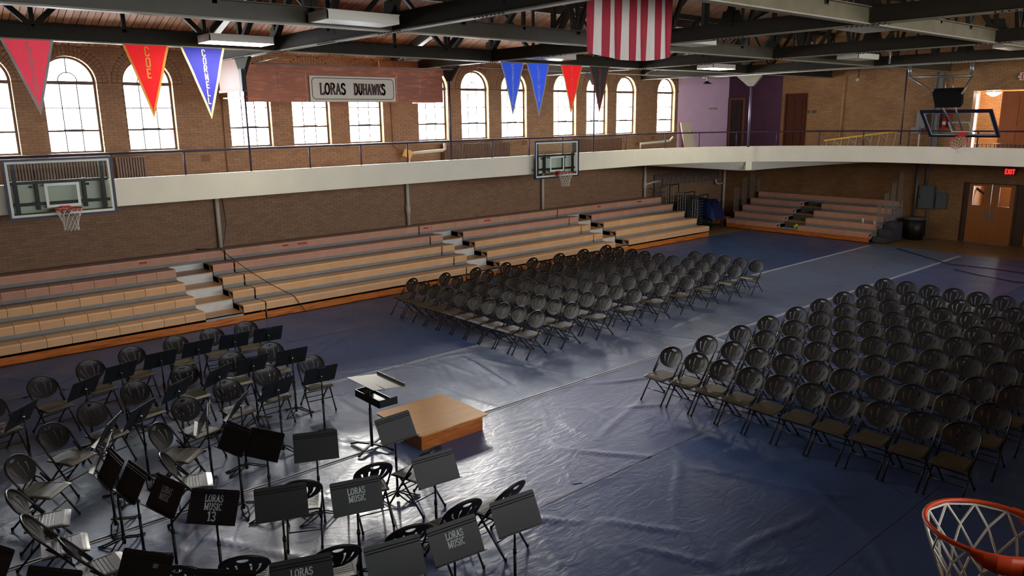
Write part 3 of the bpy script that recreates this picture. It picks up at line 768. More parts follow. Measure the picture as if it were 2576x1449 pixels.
# ================================================================== BLEACHERS
def seat_module(L):
    b = MB(); h = L/2-0.0018
    prof = [(0.30, 0.0), (0.015, 0.0), (0.0, -0.012), (-0.006, -0.035), (0.004, -0.19), (0.03, -0.19), (0.03, -0.05), (0.30, -0.04)]
    b.prism([(y, z) for y, z in prof], 'x', -h, h)
    return b
SM = {}
def seat(kind, L, parent, x, y, z, along='x'):
    key = (kind, round(L, 3))
    if key not in SM:
        bb = seat_module(L); me = bb.mesh('seat'); me.materials.append(SEATT if kind == 0 else SEATP); SM[key] = me
    o = link('seat', SM[key], parent); o.location = (x, y, z)
    if along == 'y': o.rotation_euler = (0, 0, rad(-90))
    return o
def bleacher(label, u0, u1, aisles, along='x', base=17.5, group=None, kinds=(0, 0, 0, 1, 1), zoff=0.0, sm=None):
    sm = sm or STEPM
    """rows run along u; v grows away from the court"""
    if along == 'x':
        t = thing('bleacher_section', label, 'bleachers', (u0, base, 0), 0, group)
    else:
        t = thing('bleacher_section', label, 'bleachers', (base, u1, 0), rad(-90), group)
    U = lambda u: (u-u0) if along == 'x' else (u1-u)
    a, c = U(u0), U(u1)
    if a > c: a, c = c, a
    L = c; ais = sorted([tuple(sorted((U(p), U(q)))) for p, q in aisles])
    for k in range(5):
        z = 0.43+0.245*k+zoff; v = 0.6*k
        segs = [(0, L)]
        if k < 4:
            for p, q in ais:
                new = []
                for s0, s1 in segs:
                    if q <= s0 or p >= s1: new.append((s0, s1)); continue
                    if p > s0: new.append((s0, p))
                    if q < s1: new.append((q, s1))
                segs = new
        for s0, s1 in segs:
            n_ = max(1, round((s1-s0)/0.457)); w = (s1-s0)/n_
            for i in range(n_): seat(kinds[k], round(w, 2), t, s0+w*(i+.5), v, z)
            MB().box(s0, s1, v+0.28, v+0.64, z-.05, z-.02, DECK).obj('deck', t)
            MB().box(s0, s1, v+0.26, v+0.29, z-.24, z-.02, DECK).obj('riser', t)
            if k: MB().box(s0+.002, s1-.002, v+0.004, v+0.02, z-.27, z-.188, DECK).obj('riser', t)
            for e in (s0+.01, s1-.01):
                MB().prism([(v+.02, z-.19), (v+.3, z-.04), (v+.3, z-.24), (v+.2, z-.24)], 'x', e-.008, e+.008, SEATP).obj('end_cap', t)
        for p, q in ais:
            if k == 0:
                MB().box(p+.01, q-.01, v+.02, v+.05, 0.17, 0.25, mat('pale_blue_step', (150, 170, 176), 0.4)).obj('step', t)
            else:
                MB().box(p+.01, q-.01, v+.04, v+.07, 0.25+.245*(k-1)+zoff, 0.25+.245*k+zoff-.02, sm).obj('step', t)
            if k < 4: MB().box(p+.005, q-.005, v+.02, v+.68, 0.23+.245*k+zoff, 0.25+.245*k+zoff, TREAD).obj('tread', t)
    MB().box(0, L-.0, 0.015, 0.045, 0.025, 0.185, KICK).obj('kickboard', t)
    MB().box(0, L, 0.06, 3.05, 0.02, 0.12, BLK).obj('frame', t)
    for e in (0.03, L-.03):
        MB().prism([(0.1, 0.1), (2.9, 0.1), (2.9, 1.2), (2.6, 1.2), (0.1, 0.2)], 'x', e-.01, e+.01, DECK).obj('end_panel', t)
    return t
bleacher('tan bleachers at far left behind the band chairs', -0.6, 7.195, [(5.77, 6.67)], group='bleacher sections along the window wall')
bleacher('tan bleachers right of the left aisle steps', 7.235, 13.32, [], group='bleacher sections along the window wall')
bleacher('tan bleachers behind the left chair block, with middle aisle steps', 13.36, 19.38, [(13.82, 14.62)], group='bleacher sections along the window wall')
bleacher('tan bleachers ending at the stored chair carts', 19.42, 25.4, [(19.87, 20.58)], group='bleacher sections along the window wall')
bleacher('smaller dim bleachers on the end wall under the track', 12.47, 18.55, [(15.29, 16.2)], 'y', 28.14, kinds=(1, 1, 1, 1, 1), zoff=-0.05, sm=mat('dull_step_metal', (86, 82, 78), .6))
RED = mat('red_sticker', (196, 60, 44), 0.5)
for i, (x, w) in enumerate(((5.2, .09), (8.9, .09), (9.4, .14), (13.6, .09), (16.1, .14), (21.6, .09), (24.0, .14))):
    tag(MB().box(-w, w, -.003, .003, -.025, .025, RED).obj('sticker'), '%s red label from the left on the top bleacher row' % ORD[i], 'label', 'red labels on the top bleacher row').location = (x, 19.888, 1.33)
# bench-end guard rails: bundles of thin upright bars
PALE = mat('pale_metal_bar', (150, 146, 136), 0.4, 0.4)
def guard(label, sets, loc, rz=0):
    t = thing('guard_rail', label, 'guard rail', loc, rz)
    for (x, z0, z1, n_, dx) in sets:
        for i in range(n_): MB().tube([(x+i*dx, 0, z0), (x+i*dx, 0, z1)], 0.012, 5, PALE).obj('bar', t)
        MB().tube([(x, 0, z1), (x+(n_-1)*dx, 0, z1)], 0.012, 5, PALE).obj('top_bar', t)
    return t
guard('thin upright guard bars at left end of the end-wall bleachers', [(0.55, 0.6, 1.62, 4, .1), (1.15, .85, 2.0, 4, .1), (1.75, 1.1, 2.3, 4, .1), (2.3, 1.35, 1.9, 3, .1)], (28.14, 18.566, 0))
guard('leaning thin guard bars at right end of the end-wall bleachers', [(0.5, .35, 1.45, 4, .1), (1.05, .6, 1.75, 4, .1), (1.6, .85, 2.1, 4, .1), (2.2, 1.1, 2.5, 4, .1)], (28.14, 12.454, 0))
guard('upright guard bars at the right end of the window-side bleachers', [(0.6, .62, 1.4, 3, .12), (1.2, .86, 1.65, 4, .12), (1.8, 1.1, 1.9, 4, .12)], (25.416, 17.5, 0), rad(90))
b = MB(); sd = mat('dark_step', (70, 70, 76), 0.6)
for k in range(3): b.box(28.35+.45*k, 29.75, 11.95, 12.42, 0.03 if k == 0 else .23*k, .23*(k+1), sd)
tag(b.obj('portable_steps'), 'dark grey steps beside the trash can', 'steps')
for i, (lab, loc) in enumerate((('white bottle on the second bench of the end-wall bleachers', (28.93, 13.09, .626)), ('white cup on the second bench near the bench end', (28.9, 12.62, .626)))):
    WP = mat('white_plastic', (232, 232, 226), 0.4)
    if i == 0:
        t = thing('bottle', lab, 'bottle', loc); MB().tube([(0, 0, 0), (0, 0, .15), (0, 0, .18), (0, 0, .2)], .04, 12, WP, rs=[.038, .038, .02, .018]).obj('body', t); MB().cyl(0, 0, .2, .225, .02, 10, BLK).obj('cap', t)
    else: tag(MB().cyl(0, 0, 0, .1, .045, 12, WP, .058).obj('cup'), lab, 'cup').location = loc
bm = bmesh.new(); bmesh.ops.create_icosphere(bm, subdivisions=2, radius=0.11)
me = bpy.data.meshes.new('ball'); bm.to_mesh(me); bm.free(); me.materials.append(mat('yellow_ball', (206, 214, 40), 0.4)); me.materials.append(BLK)
for i, p in enumerate(me.polygons): p.use_smooth = True; p.material_index = 1 if i % 9 == 0 else 0
o = link('ball', me); tag(o, 'yellow and black ball in the aisle of the end-wall bleachers', 'ball').location = (28.32, 15.45, .315)
def add_cord(label, pts, r=.009, m=BLK, name='cable'):
    tag(MB().tube(pts, r, 5, m).obj(name), label, 'cable')
add_cord('thin black cord trailing down over the bleacher rows', [(7.1, 19.86, 1.44), (7.25, 19.28, 1.19), (7.4, 18.7, .96), (7.62, 18.05, .71), (7.95, 17.48, .45), (8.2, 17.42, .02)])

# ================================================================== FOLDING CHAIRS
def tri_shape(outer, holes, fmap, th, mat_, name):
    """flat outline with slots -> curved sheet with thickness"""
    vs = [Vector(p) for p in outer]; ed = [(i, (i+1) % len(outer)) for i in range(len(outer))]
    for h in holes:
        b = len(vs); vs += [Vector(p) for p in h]; ed += [(b+i, b+(i+1) % len(h)) for i in range(len(h))]
    ys = [p[1] for p in outer]; xs = [p[0] for p in outer]
    def inside(p, poly):
        c = False; j = len(poly)-1
        for i in range(len(poly)):
            if ((poly[i][1] > p[1]) != (poly[j][1] > p[1])) and (p[0] < (poly[j][0]-poly[i][0])*(p[1]-poly[i][1])/(poly[j][1]-poly[i][1]+1e-12)+poly[i][0]): c = not c
            j = i
        return c
    for gx in np.linspace(min(xs), max(xs), 9)[1:-1]:
        for gy in np.linspace(min(ys), max(ys), 8)[1:-1]:
            if inside((gx, gy), outer) and not any(inside((gx, gy), h) for h in holes): vs.append(Vector((gx, gy)))
    V, E_, F, _, _, _ = delaunay_2d_cdt(vs, ed, [], 0, 1e-5)
    keep = []
    for f in F:
        c = sum((V[i] for i in f), Vector((0, 0)))/len(f)
        if inside(c, outer) and not any(inside(c, h) for h in holes): keep.append(tuple(f))
    bm = bmesh.new(); bv = [bm.verts.new(fmap(v.x, v.y)) for v in V]
    for f in keep:
        try: bm.faces.new([bv[i] for i in f])
        except ValueError: pass
    for v in list(bm.verts):
        if not v.link_faces: bm.verts.remove(v)
    bmesh.ops.recalc_face_normals(bm, faces=bm.faces)
    ge = bmesh.ops.extrude_face_region(bm, geom=bm.faces[:])
    nv = [g for g in ge['geom'] if isinstance(g, bmesh.types.BMVert)]
    bmesh.ops.translate(bm, verts=nv, vec=Vector((-th, 0, 0)))
    bmesh.ops.recalc_face_normals(bm, faces=bm.faces)
    me = bpy.data.meshes.new(name); bm.to_mesh(me); bm.free()
    for p in me.polygons: p.use_smooth = True
    me.set_sharp_from_angle(angle=rad(35))
    me.materials.append(mat_)
    return me
# side view line of the tube: front foot -> seat side -> top of back (chair faces +x)
def tube_x(z):
    return 0.30-(z-0.015)*(0.59/0.845)
def back_map(u, v):
    # u across, v = height along the back; concave towards the sitter
    return (tube_x(v)-0.045*(1-(u/0.215)**2)*min(1.0, max(0.0, (0.86-v)/0.1)), u, v)
outer = [(0.212*cos(a), 0.70+(0.155*sin(a) if sin(a) > 0 else 0.155*sin(a))) for a in [2*pi*i/36 for i in range(36)]]
def slot(u0, v0, u1, v1, w, bend):
    L_, R_ = [], []
    for i in range(6):
        t = i/5; u = u0+(u1-u0)*t+bend*sin(pi*t); v = v0+(v1-v0)*t; ww = w*(0.6+0.6*t)
        L_.append((u-ww, v)); R_.append((u+ww, v))
    return L_+R_[::-1]
holes = [slot(-.085, .61, -.145, .735, .0098, -.014), slot(-.035, .595, -.062, .765, .0098, -.012), slot(.035, .595, .062, .765, .0098, .012), slot(.085, .61, .145, .735, .0098, .014)]
holes.append([(0.055*cos(a), 0.815+(0.012 if sin(a) > 0 else 0.026)*sin(a)) for a in [2*pi*i/14 for i in range(14)]])
BACKM = tri_shape(outer, holes, back_map, 0.008, CHP, 'backrest')
def seat_mesh():
    b = MB(); prof = []
    # ribbed pan: heights along x
    gr = [-.07, -.035, 0, .035, .07, .105]
    xs = [-.165, -.15, -.11]+[g+d for g in gr for d in (-.0045, 0, .0045)]+[.16, .2, .235, .262]
    def zt(x, i):
        if x <= -.15: return .452
        if x > .2: return .452-(x-.2)*.38
        return .4485-(.0035 if any(abs(x-g) < .001 for g in gr) else 0)
    def hw(x): return .185+.02*(x+.165)/.43
    n = len(xs); ys = [-1, -.86, -.8, 0, .8, .86, 1]; m = len(ys); vs = []
    for i, x in enumerate(xs):
        for q in ys:
            z = zt(x, i)
            if abs(q) > .85: z = max(z, .452 if x < .2 else z)
            if abs(q) == 1: z = min(z, .452)-.004
            vs.append((x, q*hw(x), z))
    fs = [(i*m+j, (i+1)*m+j, (i+1)*m+j+1, i*m+j+1) for i in range(n-1) for j in range(m-1)]
    k = len(vs)
    for (x, q, z) in ((-.165, -1, .43), (-.165, 1, .43), (.258, 1, .415), (.258, -1, .415)): vs.append((x, q*hw(x), z))
    fs += [(k, k+1, k+2, k+3), tuple([k+1, k]+[j for j in range(m)]), tuple([k+3, k+2]+[(n-1)*m+j for j in range(m-1, -1, -1)]),
           tuple([k, k+3]+[i*m for i in range(n-1, -1, -1)]), tuple([k+2, k+1]+[i*m+m-1 for i in range(n)])]
    b.add(vs, fs, CHS)
    return b.mesh('seat')
SEATM = seat_mesh()
def mt(name, *tubes, m=CHM, r=.0125):
    b = MB()
    for t_ in tubes: b.tube(t_, r, 7, m)
    return b.mesh(name)
top = [(tube_x(.44), -.215, .44), (tube_x(.62), -.217, .62)]
top += [(tube_x(.70+.16*sin(a)), -.222*cos(a), .70+.16*sin(a)) for a in [pi*i/14 for i in range(15)]]
top += [(tube_x(.62), .217, .62), (tube_x(.44), .215, .44)]
FRAMEM = mt('back_frame', top)
LEGF = [mt('leg', [(tube_x(.44), s*.215, .44), (tube_x(.02), s*.21, .02)]) for s in (-1, 1)]
LEGR = [mt('leg', [(.10, s*.19, .425), (-.27, s*.185, .02)]) for s in (-1, 1)]
FOOT = mt('rubber_foot', [(0, 0, 0), (0, 0, .035)], m=RUB, r=.016)
RUNG = [mt('rung', [(tube_x(.2), -.21, .2), (tube_x(.2), .21, .2)], r=.008), mt('rung', [(-.135, -.187, .165), (-.135, .187, .165)], r=.008), mt('rung', [(tube_x(.33), -.213, .33), (tube_x(.33), .213, .33)], r=.008)]
hb = MB()
for s in (-1, 1):
    hb.bar((-.02, s*.2, .455), (-.115, s*.205, .56), .006, .02, BLK); hb.bar((-.02, s*.2, .455), (.06, s*.195, .40), .006, .02, BLK)
HING = hb.mesh('hinge_bracket')
def make_chair():
    t = thing('folding_chair', '-', 'chair')
    link('seat', SEATM, t); link('backrest', BACKM, t); link('back_frame', FRAMEM, t); link('hinge_bracket', HING, t)
    for s in (0, 1):
        l = link('leg', LEGF[s], t); f = link('rubber_foot', FOOT, l); f.location = (.30, (-.21, .21)[s], .006)
        l = link('leg', LEGR[s], t); f = link('rubber_foot', FOOT, l); f.location = (-.275, (-.185, .185)[s], .006)
    for r_ in RUNG: link('rung', r_, t)
    return t
CH0 = make_chair(); CH_USED = [False]
def chair(x, y, ang, label, group, back=False, skip=()):
    """x, y: point under the top of the backrest; ang: facing, degrees"""
    a = rad(ang); px = x+0.29*cos(a); py = y+0.29*sin(a)
    if not CH_USED[0]:
        CH_USED[0] = True; CH0.location = (px, py, 0.004); CH0.rotation_euler = (0, 0, a); CH0['label'] = label; CH0['group'] = group; return CH0
    return copy_tree(CH0, (px, py, 0.004), a, label, group, skip)
# band chairs: (x, y of back top, facing, label)
BAND = [
 (1.78, 13.38, -71, 'folding chair, leftmost whole one in the back row of band seats'),
 (2.56, 13.80, -79, 'band chair in the back row, third from its left end'),
 (3.30, 14.15, -84, 'band chair in the middle of the back row nearest the bleachers'),
 (4.10, 14.30, -87, 'back row band chair, third from the right end'),
 (4.80, 14.38, -94, 'back row band chair, second from the right end'),
 (5.48, 14.41, -100, 'band chair at the right end of the back row'),
 (1.02, 12.86, -72, 'band chair cut by the left picture edge, seat showing behind a stand'),
 (2.80, 12.14, -76, 'band chair in the second row, under an empty tilted desk at left'),
 (3.63, 12.41, -84, 'second row band chair, second from its left end'),
 (4.49, 12.59, -94, 'second row band chair, second from its right end'),
 (5.22, 12.68, -95, 'band chair at the right end of the second row'),
 (2.08, 11.61, -66, 'band chair at the left end of the third row, desk edge-on before it'),
 (3.13, 10.89, -72, 'third row band chair with a bright seat beside a grey desk'),
 (3.88, 11.27, -81, 'third row band chair behind a desk turned nearly side-on'),
 (4.62, 11.51, -91, 'third row band chair, second from its right end'),
 (5.41, 11.54, -97, 'band chair at the right end of the third row, by bare floor'),
 (1.49, 11.08, -57, 'band chair with a bright seat left of a grey side-on desk'),
 (2.53, 10.12, -46, 'band chair with its seat lit, mid-left of the inner ring'),
 (0.97, 10.23, -43, 'bright ribbed band chair near the left edge, back slots lit'),
 (0.78, 9.22, -14, 'band chair seen side-on at the left edge, upper of three'),
 (0.80, 8.48, -8, 'band chair seen side-on at the left edge, middle of three'),
 (1.00, 7.74, 2, 'band chair seen side-on at the left edge, lowest of three'),
 (2.30, 9.09, -16, 'band chair seen edge-on behind the stand numbered 13'),
 (3.24, 7.34, 62, 'chair behind a plain black desk, bright seat at its right'),
 (4.07, 7.15, 75, 'chair right behind the worn grey lettered desk'),
 (4.81, 7.06, 100, 'chair with its desk in front, just below the podium'),
 (4.32, 5.75, 84, 'chair behind the lower right lettered desk'),
 (4.95, 5.70, 98, 'rightmost band chair, behind a plain desk'),
 (3.61, 5.73, 76, 'chair in the nearest row left of the lower lettered desk'),
 (2.91, 5.88, 70, 'chair in the nearest row, back rising above a lettered desk'),
 (2.18, 6.31, 62, 'chair back at the bottom edge, left of the half-hidden lettering'),
 (1.68, 6.56, 50, 'chair back at the bottom edge beside the lowest desk'),
]
for x, y, a, l in BAND: chair(x, y, a, l, 'band chairs around the podium')
# audience blocks
for blk, (bn, y0) in enumerate((('left', 15.5), ('right', 7.6))):
    for r in range(9):
        for c in range(10):
            if blk == 0 and r == 8 and c < 5: continue
            x = 10.2+1.006*r+random.uniform(-.025, .025); y = y0-0.5*c+random.uniform(-.012, .012)-(0.02 if r else 0)
            side = 'bleacher side' if blk == 0 else 'aisle side'
            lab = '%s chair from the %s, %s row of the %s block' % (ORD[c], side, ORD[r] if r else 'front', bn)
            chair(x, y, 180+random.uniform(-2, 2), lab, 'audience chairs in the %s block' % bn, skip=('rubber_foot',) if r > 2 else ())

# ================================================================== MUSIC STANDS
def desk_mesh():
    b = MB(); W, H = .255, .17     # local: x across, z up the desk, front faces +y
    o = []
    for cx, cz, a0 in ((W-.02, -H, 270), (W-.02, H-.02, 0), (-W+.02, H-.02, 90), (-W+.02, -H, 180)):
        if cz < 0: o.append((W if cx > 0 else -W, -H)); continue
        for i in range(4): o.append((cx+.02*cos(rad(a0+30*i)), cz+.02*sin(rad(a0+30*i))))
    b.prism(o, 'y', -.002, .002, STD)
    for z in (.105, .13): b.prism([(.002, z-.004), (.007, z), (.002, z+.004)], 'x', -W+.004, W-.004, STD)
    b.box(-.03, .03, -.012, -.002, -.1, .1, STD)
    return b.mesh('desk')
DESK = desk_mesh()
LIP = MB().box(-.255, .255, 0, .052, -.172, -.168, STD).box(-.255, .255, .05, .054, -.172, -.163, STD).mesh('lip')
KNOB = MB().tube([(-.02, -.03, 0), (.02, -.03, 0)], .009, 8, CHROME).tube([(0, -.05, 0), (0, -.01, 0)], .013, 8, CHROME).mesh('knob')
POLE = MB().cyl(0, 0, .05, .55, .0155, 10, STD).cyl(0, 0, .50, .95, .011, 10, STD).cyl(0, 0, .52, .57, .019, 10, STD).mesh('pole')
def arm_mesh():
    b = MB()
    for s in (-1, 1):
        b.tube([(0.012, s*.012, .10), (.08, s*.038, .075), (.20, s*.03, .022), (.28, 0, .012)], .0095, 6, STD)
    return b.mesh('leg')
ARM = arm_mesh(); HUB = MB().cyl(0, 0, .03, .15, .021, 12, STD).mesh('hub')
GRYD = mat('grey_scuffed_enamel', (58, 62, 62), 0.45, vary=0.2, scale=8)
def make_stand():
    t = thing('music_stand', '-', 'music stand')
    link('pole', POLE, t); link('hub', HUB, t)
    for k in range(3):
        l = link('leg', ARM, t); l.rotation_euler = (0, 0, rad(90+120*k))
    d = link('desk', DESK, t); d.location = (0, .03, .965); d.rotation_euler = (rad(30), 0, 0)
    link('lip', LIP, d); link('knob', KNOB, d)
    return t
ST0 = make_stand(); ST_USED = [False]
def stand(x, y, pdir, label, text=None, extra=None, tilt=30, z=0, tw=1.0, foot=None, grey=False):
    a = rad(pdir-90)
    if not ST_USED[0]: ST_USED[0] = True; t = ST0; t.location = (x, y, .004); t.rotation_euler = (0, 0, a); t['label'] = label; t['group'] = 'music stands'
    else: t = copy_tree(ST0, (x, y, .004), a, label, 'music stands of the band')
    t['group'] = 'music stands of the band'
    d = [c for c in t.children if c.name.startswith('desk')][0]
    if tilt != 30: d.rotation_euler = (rad(tilt), 0, 0)
    if text:
        m_ = MB(); zz = .11 if len(text) > 2 else .08
        for i, (ln, h, w, off) in enumerate(text):
            letters(ln, h, w, .17, True, mb=m_, ox=off, oy=zz-h); zz -= h*1.28
        lo = m_.obj('lettering', d, WTXT)
        lo.rotation_euler = (rad(90), 0, pi); lo.location = (0, .0035, 0)
    if extra:
        m_ = letters(extra, .016, 1.1, .2, False); lo = m_.obj('lettering', d, PTXT); lo.rotation_euler = (rad(90), 0, 0); lo.location = (0, -.0035, .14)
    for k_, c in enumerate([c for c in t.children if c.name.startswith('leg')]):
        c.rotation_euler = (0, 0, rad((foot if foot is not None else random.uniform(0, 120))+120*k_))
    return t
LM = [('LORAS', .058, .85, 0), ('MUSIC', .058, .85, 0)]
stand(2.81, 6.85, -113, 'plain black desk in front of the bright-seated chair, low centre-left')
stand(3.44, 6.46, -108, 'scuffed grey-black desk stencilled with two words, worn edges', LM)
stand(2.28, 7.22, -138, 'black desk stencilled with two words and the number 13', [('LORAS', .062, .85, 0), ('MUSIC', .062, .85, 0), ('13', .085, .9, 0)])
stand(3.70, 7.86, -115, 'plain black desk standing free in mid floor, below the conductor stand')
stand(3.28, 8.30, -155, 'plain black desk tilted left, between two other black desks')
stand(3.09, 8.71, -168, 'plain black desk overlapping its right neighbour, by the inner ring')
stand(2.01, 7.78, -166, 'lettered black desk tilted left, left of number 13', LM)
stand(1.84, 8.34, -174, 'plain tilted desk, right one of a pair at left')
stand(1.76, 8.84, -178, 'plain tilted desk, left one of a pair at left')
stand(1.43, 6.48, -146, 'black desk at the bottom edge with tiny faint lettering', [('LORAS', .014, 1, .1), ('MUSIC', .014, 1, .1)])
stand(2.38, 5.50, -112, 'lettered black desk cut by the bottom edge', LM)
stand(3.10, 5.21, -103, 'plain black desk at the bottom edge, right of the cut lettering')
stand(3.68, 5.12, -97, 'brownish-black lettered desk low at right, pale lip', LM)
stand(4.40, 5.11, -97, 'rightmost music stand, plain desk before the rightmost band chair')
stand(4.39, 6.43, -97, 'plain dark desk just below the podium corner')
stand(4.67, 7.68, -88, 'plain grey-black desk against the left corner of the podium')
stand(5.28, 12.80, 84, 'stand at the right end of the back row, back of desk showing', None, 'LORAS BAND')
stand(4.68, 12.83, 87, 'back row stand, second from the right end', None, 'LORAS BAND')
stand(4.05, 12.81, 94, 'back row stand, third from the right end')
stand(3.39, 12.60, 96, 'back row stand, fourth from the right end')
stand(2.74, 12.37, 108, 'back row stand left of centre, desk seen from behind')
stand(2.16, 11.95, 123, 'back row stand with a bright edge, tilted away')
stand(1.29, 11.34, 136, 'leftmost stand seen from behind, beside the picture edge')
stand(5.01, 11.27, 86, 'stand at the right end of the second row, back of desk showing')
stand(4.38, 11.31, 98, 'second row stand, second from the right end', None, 'LORAS BAND')
stand(3.79, 11.15, 120, 'second row stand, desk slanting steeply')
stand(3.13, 10.93, 123, 'second row stand, left end, desk slanting', None, 'LORAS BAND')
stand(4.93, 10.12, 86, 'stand before the rightmost third row chair, full base on bare floor', None, 'LORAS BAND', foot=-90)
stand(4.20, 10.00, 103, 'third row stand, second from the right end')
stand(3.56, 9.76, 139, 'third row stand turned nearly side-on, small bright knob')
stand(2.45, 10.30, 131, 'thin edge-on desk with a pale lower corner, at left')
stand(2.03, 10.05, 146, 'lower thin edge-on desk with a pale corner, far left')
stand(1.80, 9.35, 160, 'grey side-lit desk beside the pair of tilted desks')
stand(3.05, 9.62, 160, 'grey-green side-lit desk above the overlapping black desks')
stand(0.78, 6.74, -141, 'desk top at the lower left along the bottom edge')
stand(0.46, 7.53, -155, 'desk cut by the lower left corner of the picture')
stand(1.83, 5.76, -135, 'desk barely rising over the bottom edge, left of centre')

# conductor's stand and podium -----------------------------------------
t = thing('conductor_stand', "conductor's large stand with a flat desk and a shelf box", 'music stand', (5.22, 9.23, .004), rad(0))
for i, a in enumerate((120, 210, 300, 30)):
    l = Vector((cos(rad(a-2)), sin(rad(a-2)), 0))
    MB().bar(l*.02+Vector((0, 0, .07)), l*.24+Vector((0, 0, .06)), .035, .022, STD).bar(l*.24+Vector((0, 0, .06)), l*.36+Vector((0, 0, .02)), .035, .022, STD).obj('leg', t)
MB().cyl(0, 0, .03, .62, .022, 12, STD).obj('pole', t); MB().cyl(0, 0, .6, 1.03, .015, 12, STD).obj('inner_pole', t)
CDK = mat('brushed_grey_desk', (112, 108, 98), 0.6, 0.0, vary=0.12, scale=4)
d = MB(); mx = Matrix.Translation((.06, -.10, 1.03)) @ Matrix.Rotation(rad(7), 4, 'Y')
d.box(-.26, .26, -.37, .37, 0, .006, CDK, mx); dk = d.obj('desk', t)
MB().box(.24, .262, -.37, .37, 0, .045, CDK, mx).obj('lip', dk)
bx = MB(); x0, x1, y0, y1 = -.14, .16, -.50, .16
for q in ((x0, x1, y0, y0+.012, .8, .9), (x0, x0+.012, y0, y1, .8, .9), (x0, x1, y1-.012, y1, .8, .9), (x1-.012, x1, y0, y1, .8, .83), (x0, x1, y0, y1, .795, .803)): bx.box(*q, BLK)
bx.obj('shelf_box', t)
o = MB().tube([(0, -.12, 0), (0, .12, 0)], .004, 6, WHITE, rs=[.006, .002]).obj('baton'); tag(o, "pale baton lying on the conductor's stand", 'baton').location = (5.2, 8.85, 1.055)
PTOP = wood('podium_top_oak', (214, 160, 98), (188, 132, 74), 0.6, (1.2, 9, 9), 1.5, spec=.2)
PSIDE = wood('podium_side_oak', (206, 124, 56), (176, 96, 38), 0.4, (1.2, 8, 8), 1.5)
t = thing('podium', 'low wooden conductor podium with pale top and orange sides', 'podium', (6.27, 9.2, .006))
oc = []
for cx, cy, a0 in ((.58, -.56, 270), (.58, .56, 0), (-.58, .56, 90), (-.58, -.56, 180)):
    for i in range(4): oc.append((cx+.05*cos(rad(a0+30*i)), cy+.05*sin(rad(a0+30*i))))
MB().prism(oc, 'z', .235, .258, PTOP).obj('platform_top', t)
MB().box(-.565, .565, -.54, -.52, 0, .235, PSIDE).obj('side_panel', t)
MB().box(-.565, .565, .52, .54, 0, .235, PSIDE).obj('side_panel', t)
MB().box(-.565, -.545, -.52, .52, 0, .235, PSIDE).obj('side_panel', t)
MB().box(.545, .565, -.52, .52, 0, .235, PSIDE).obj('side_panel', t)

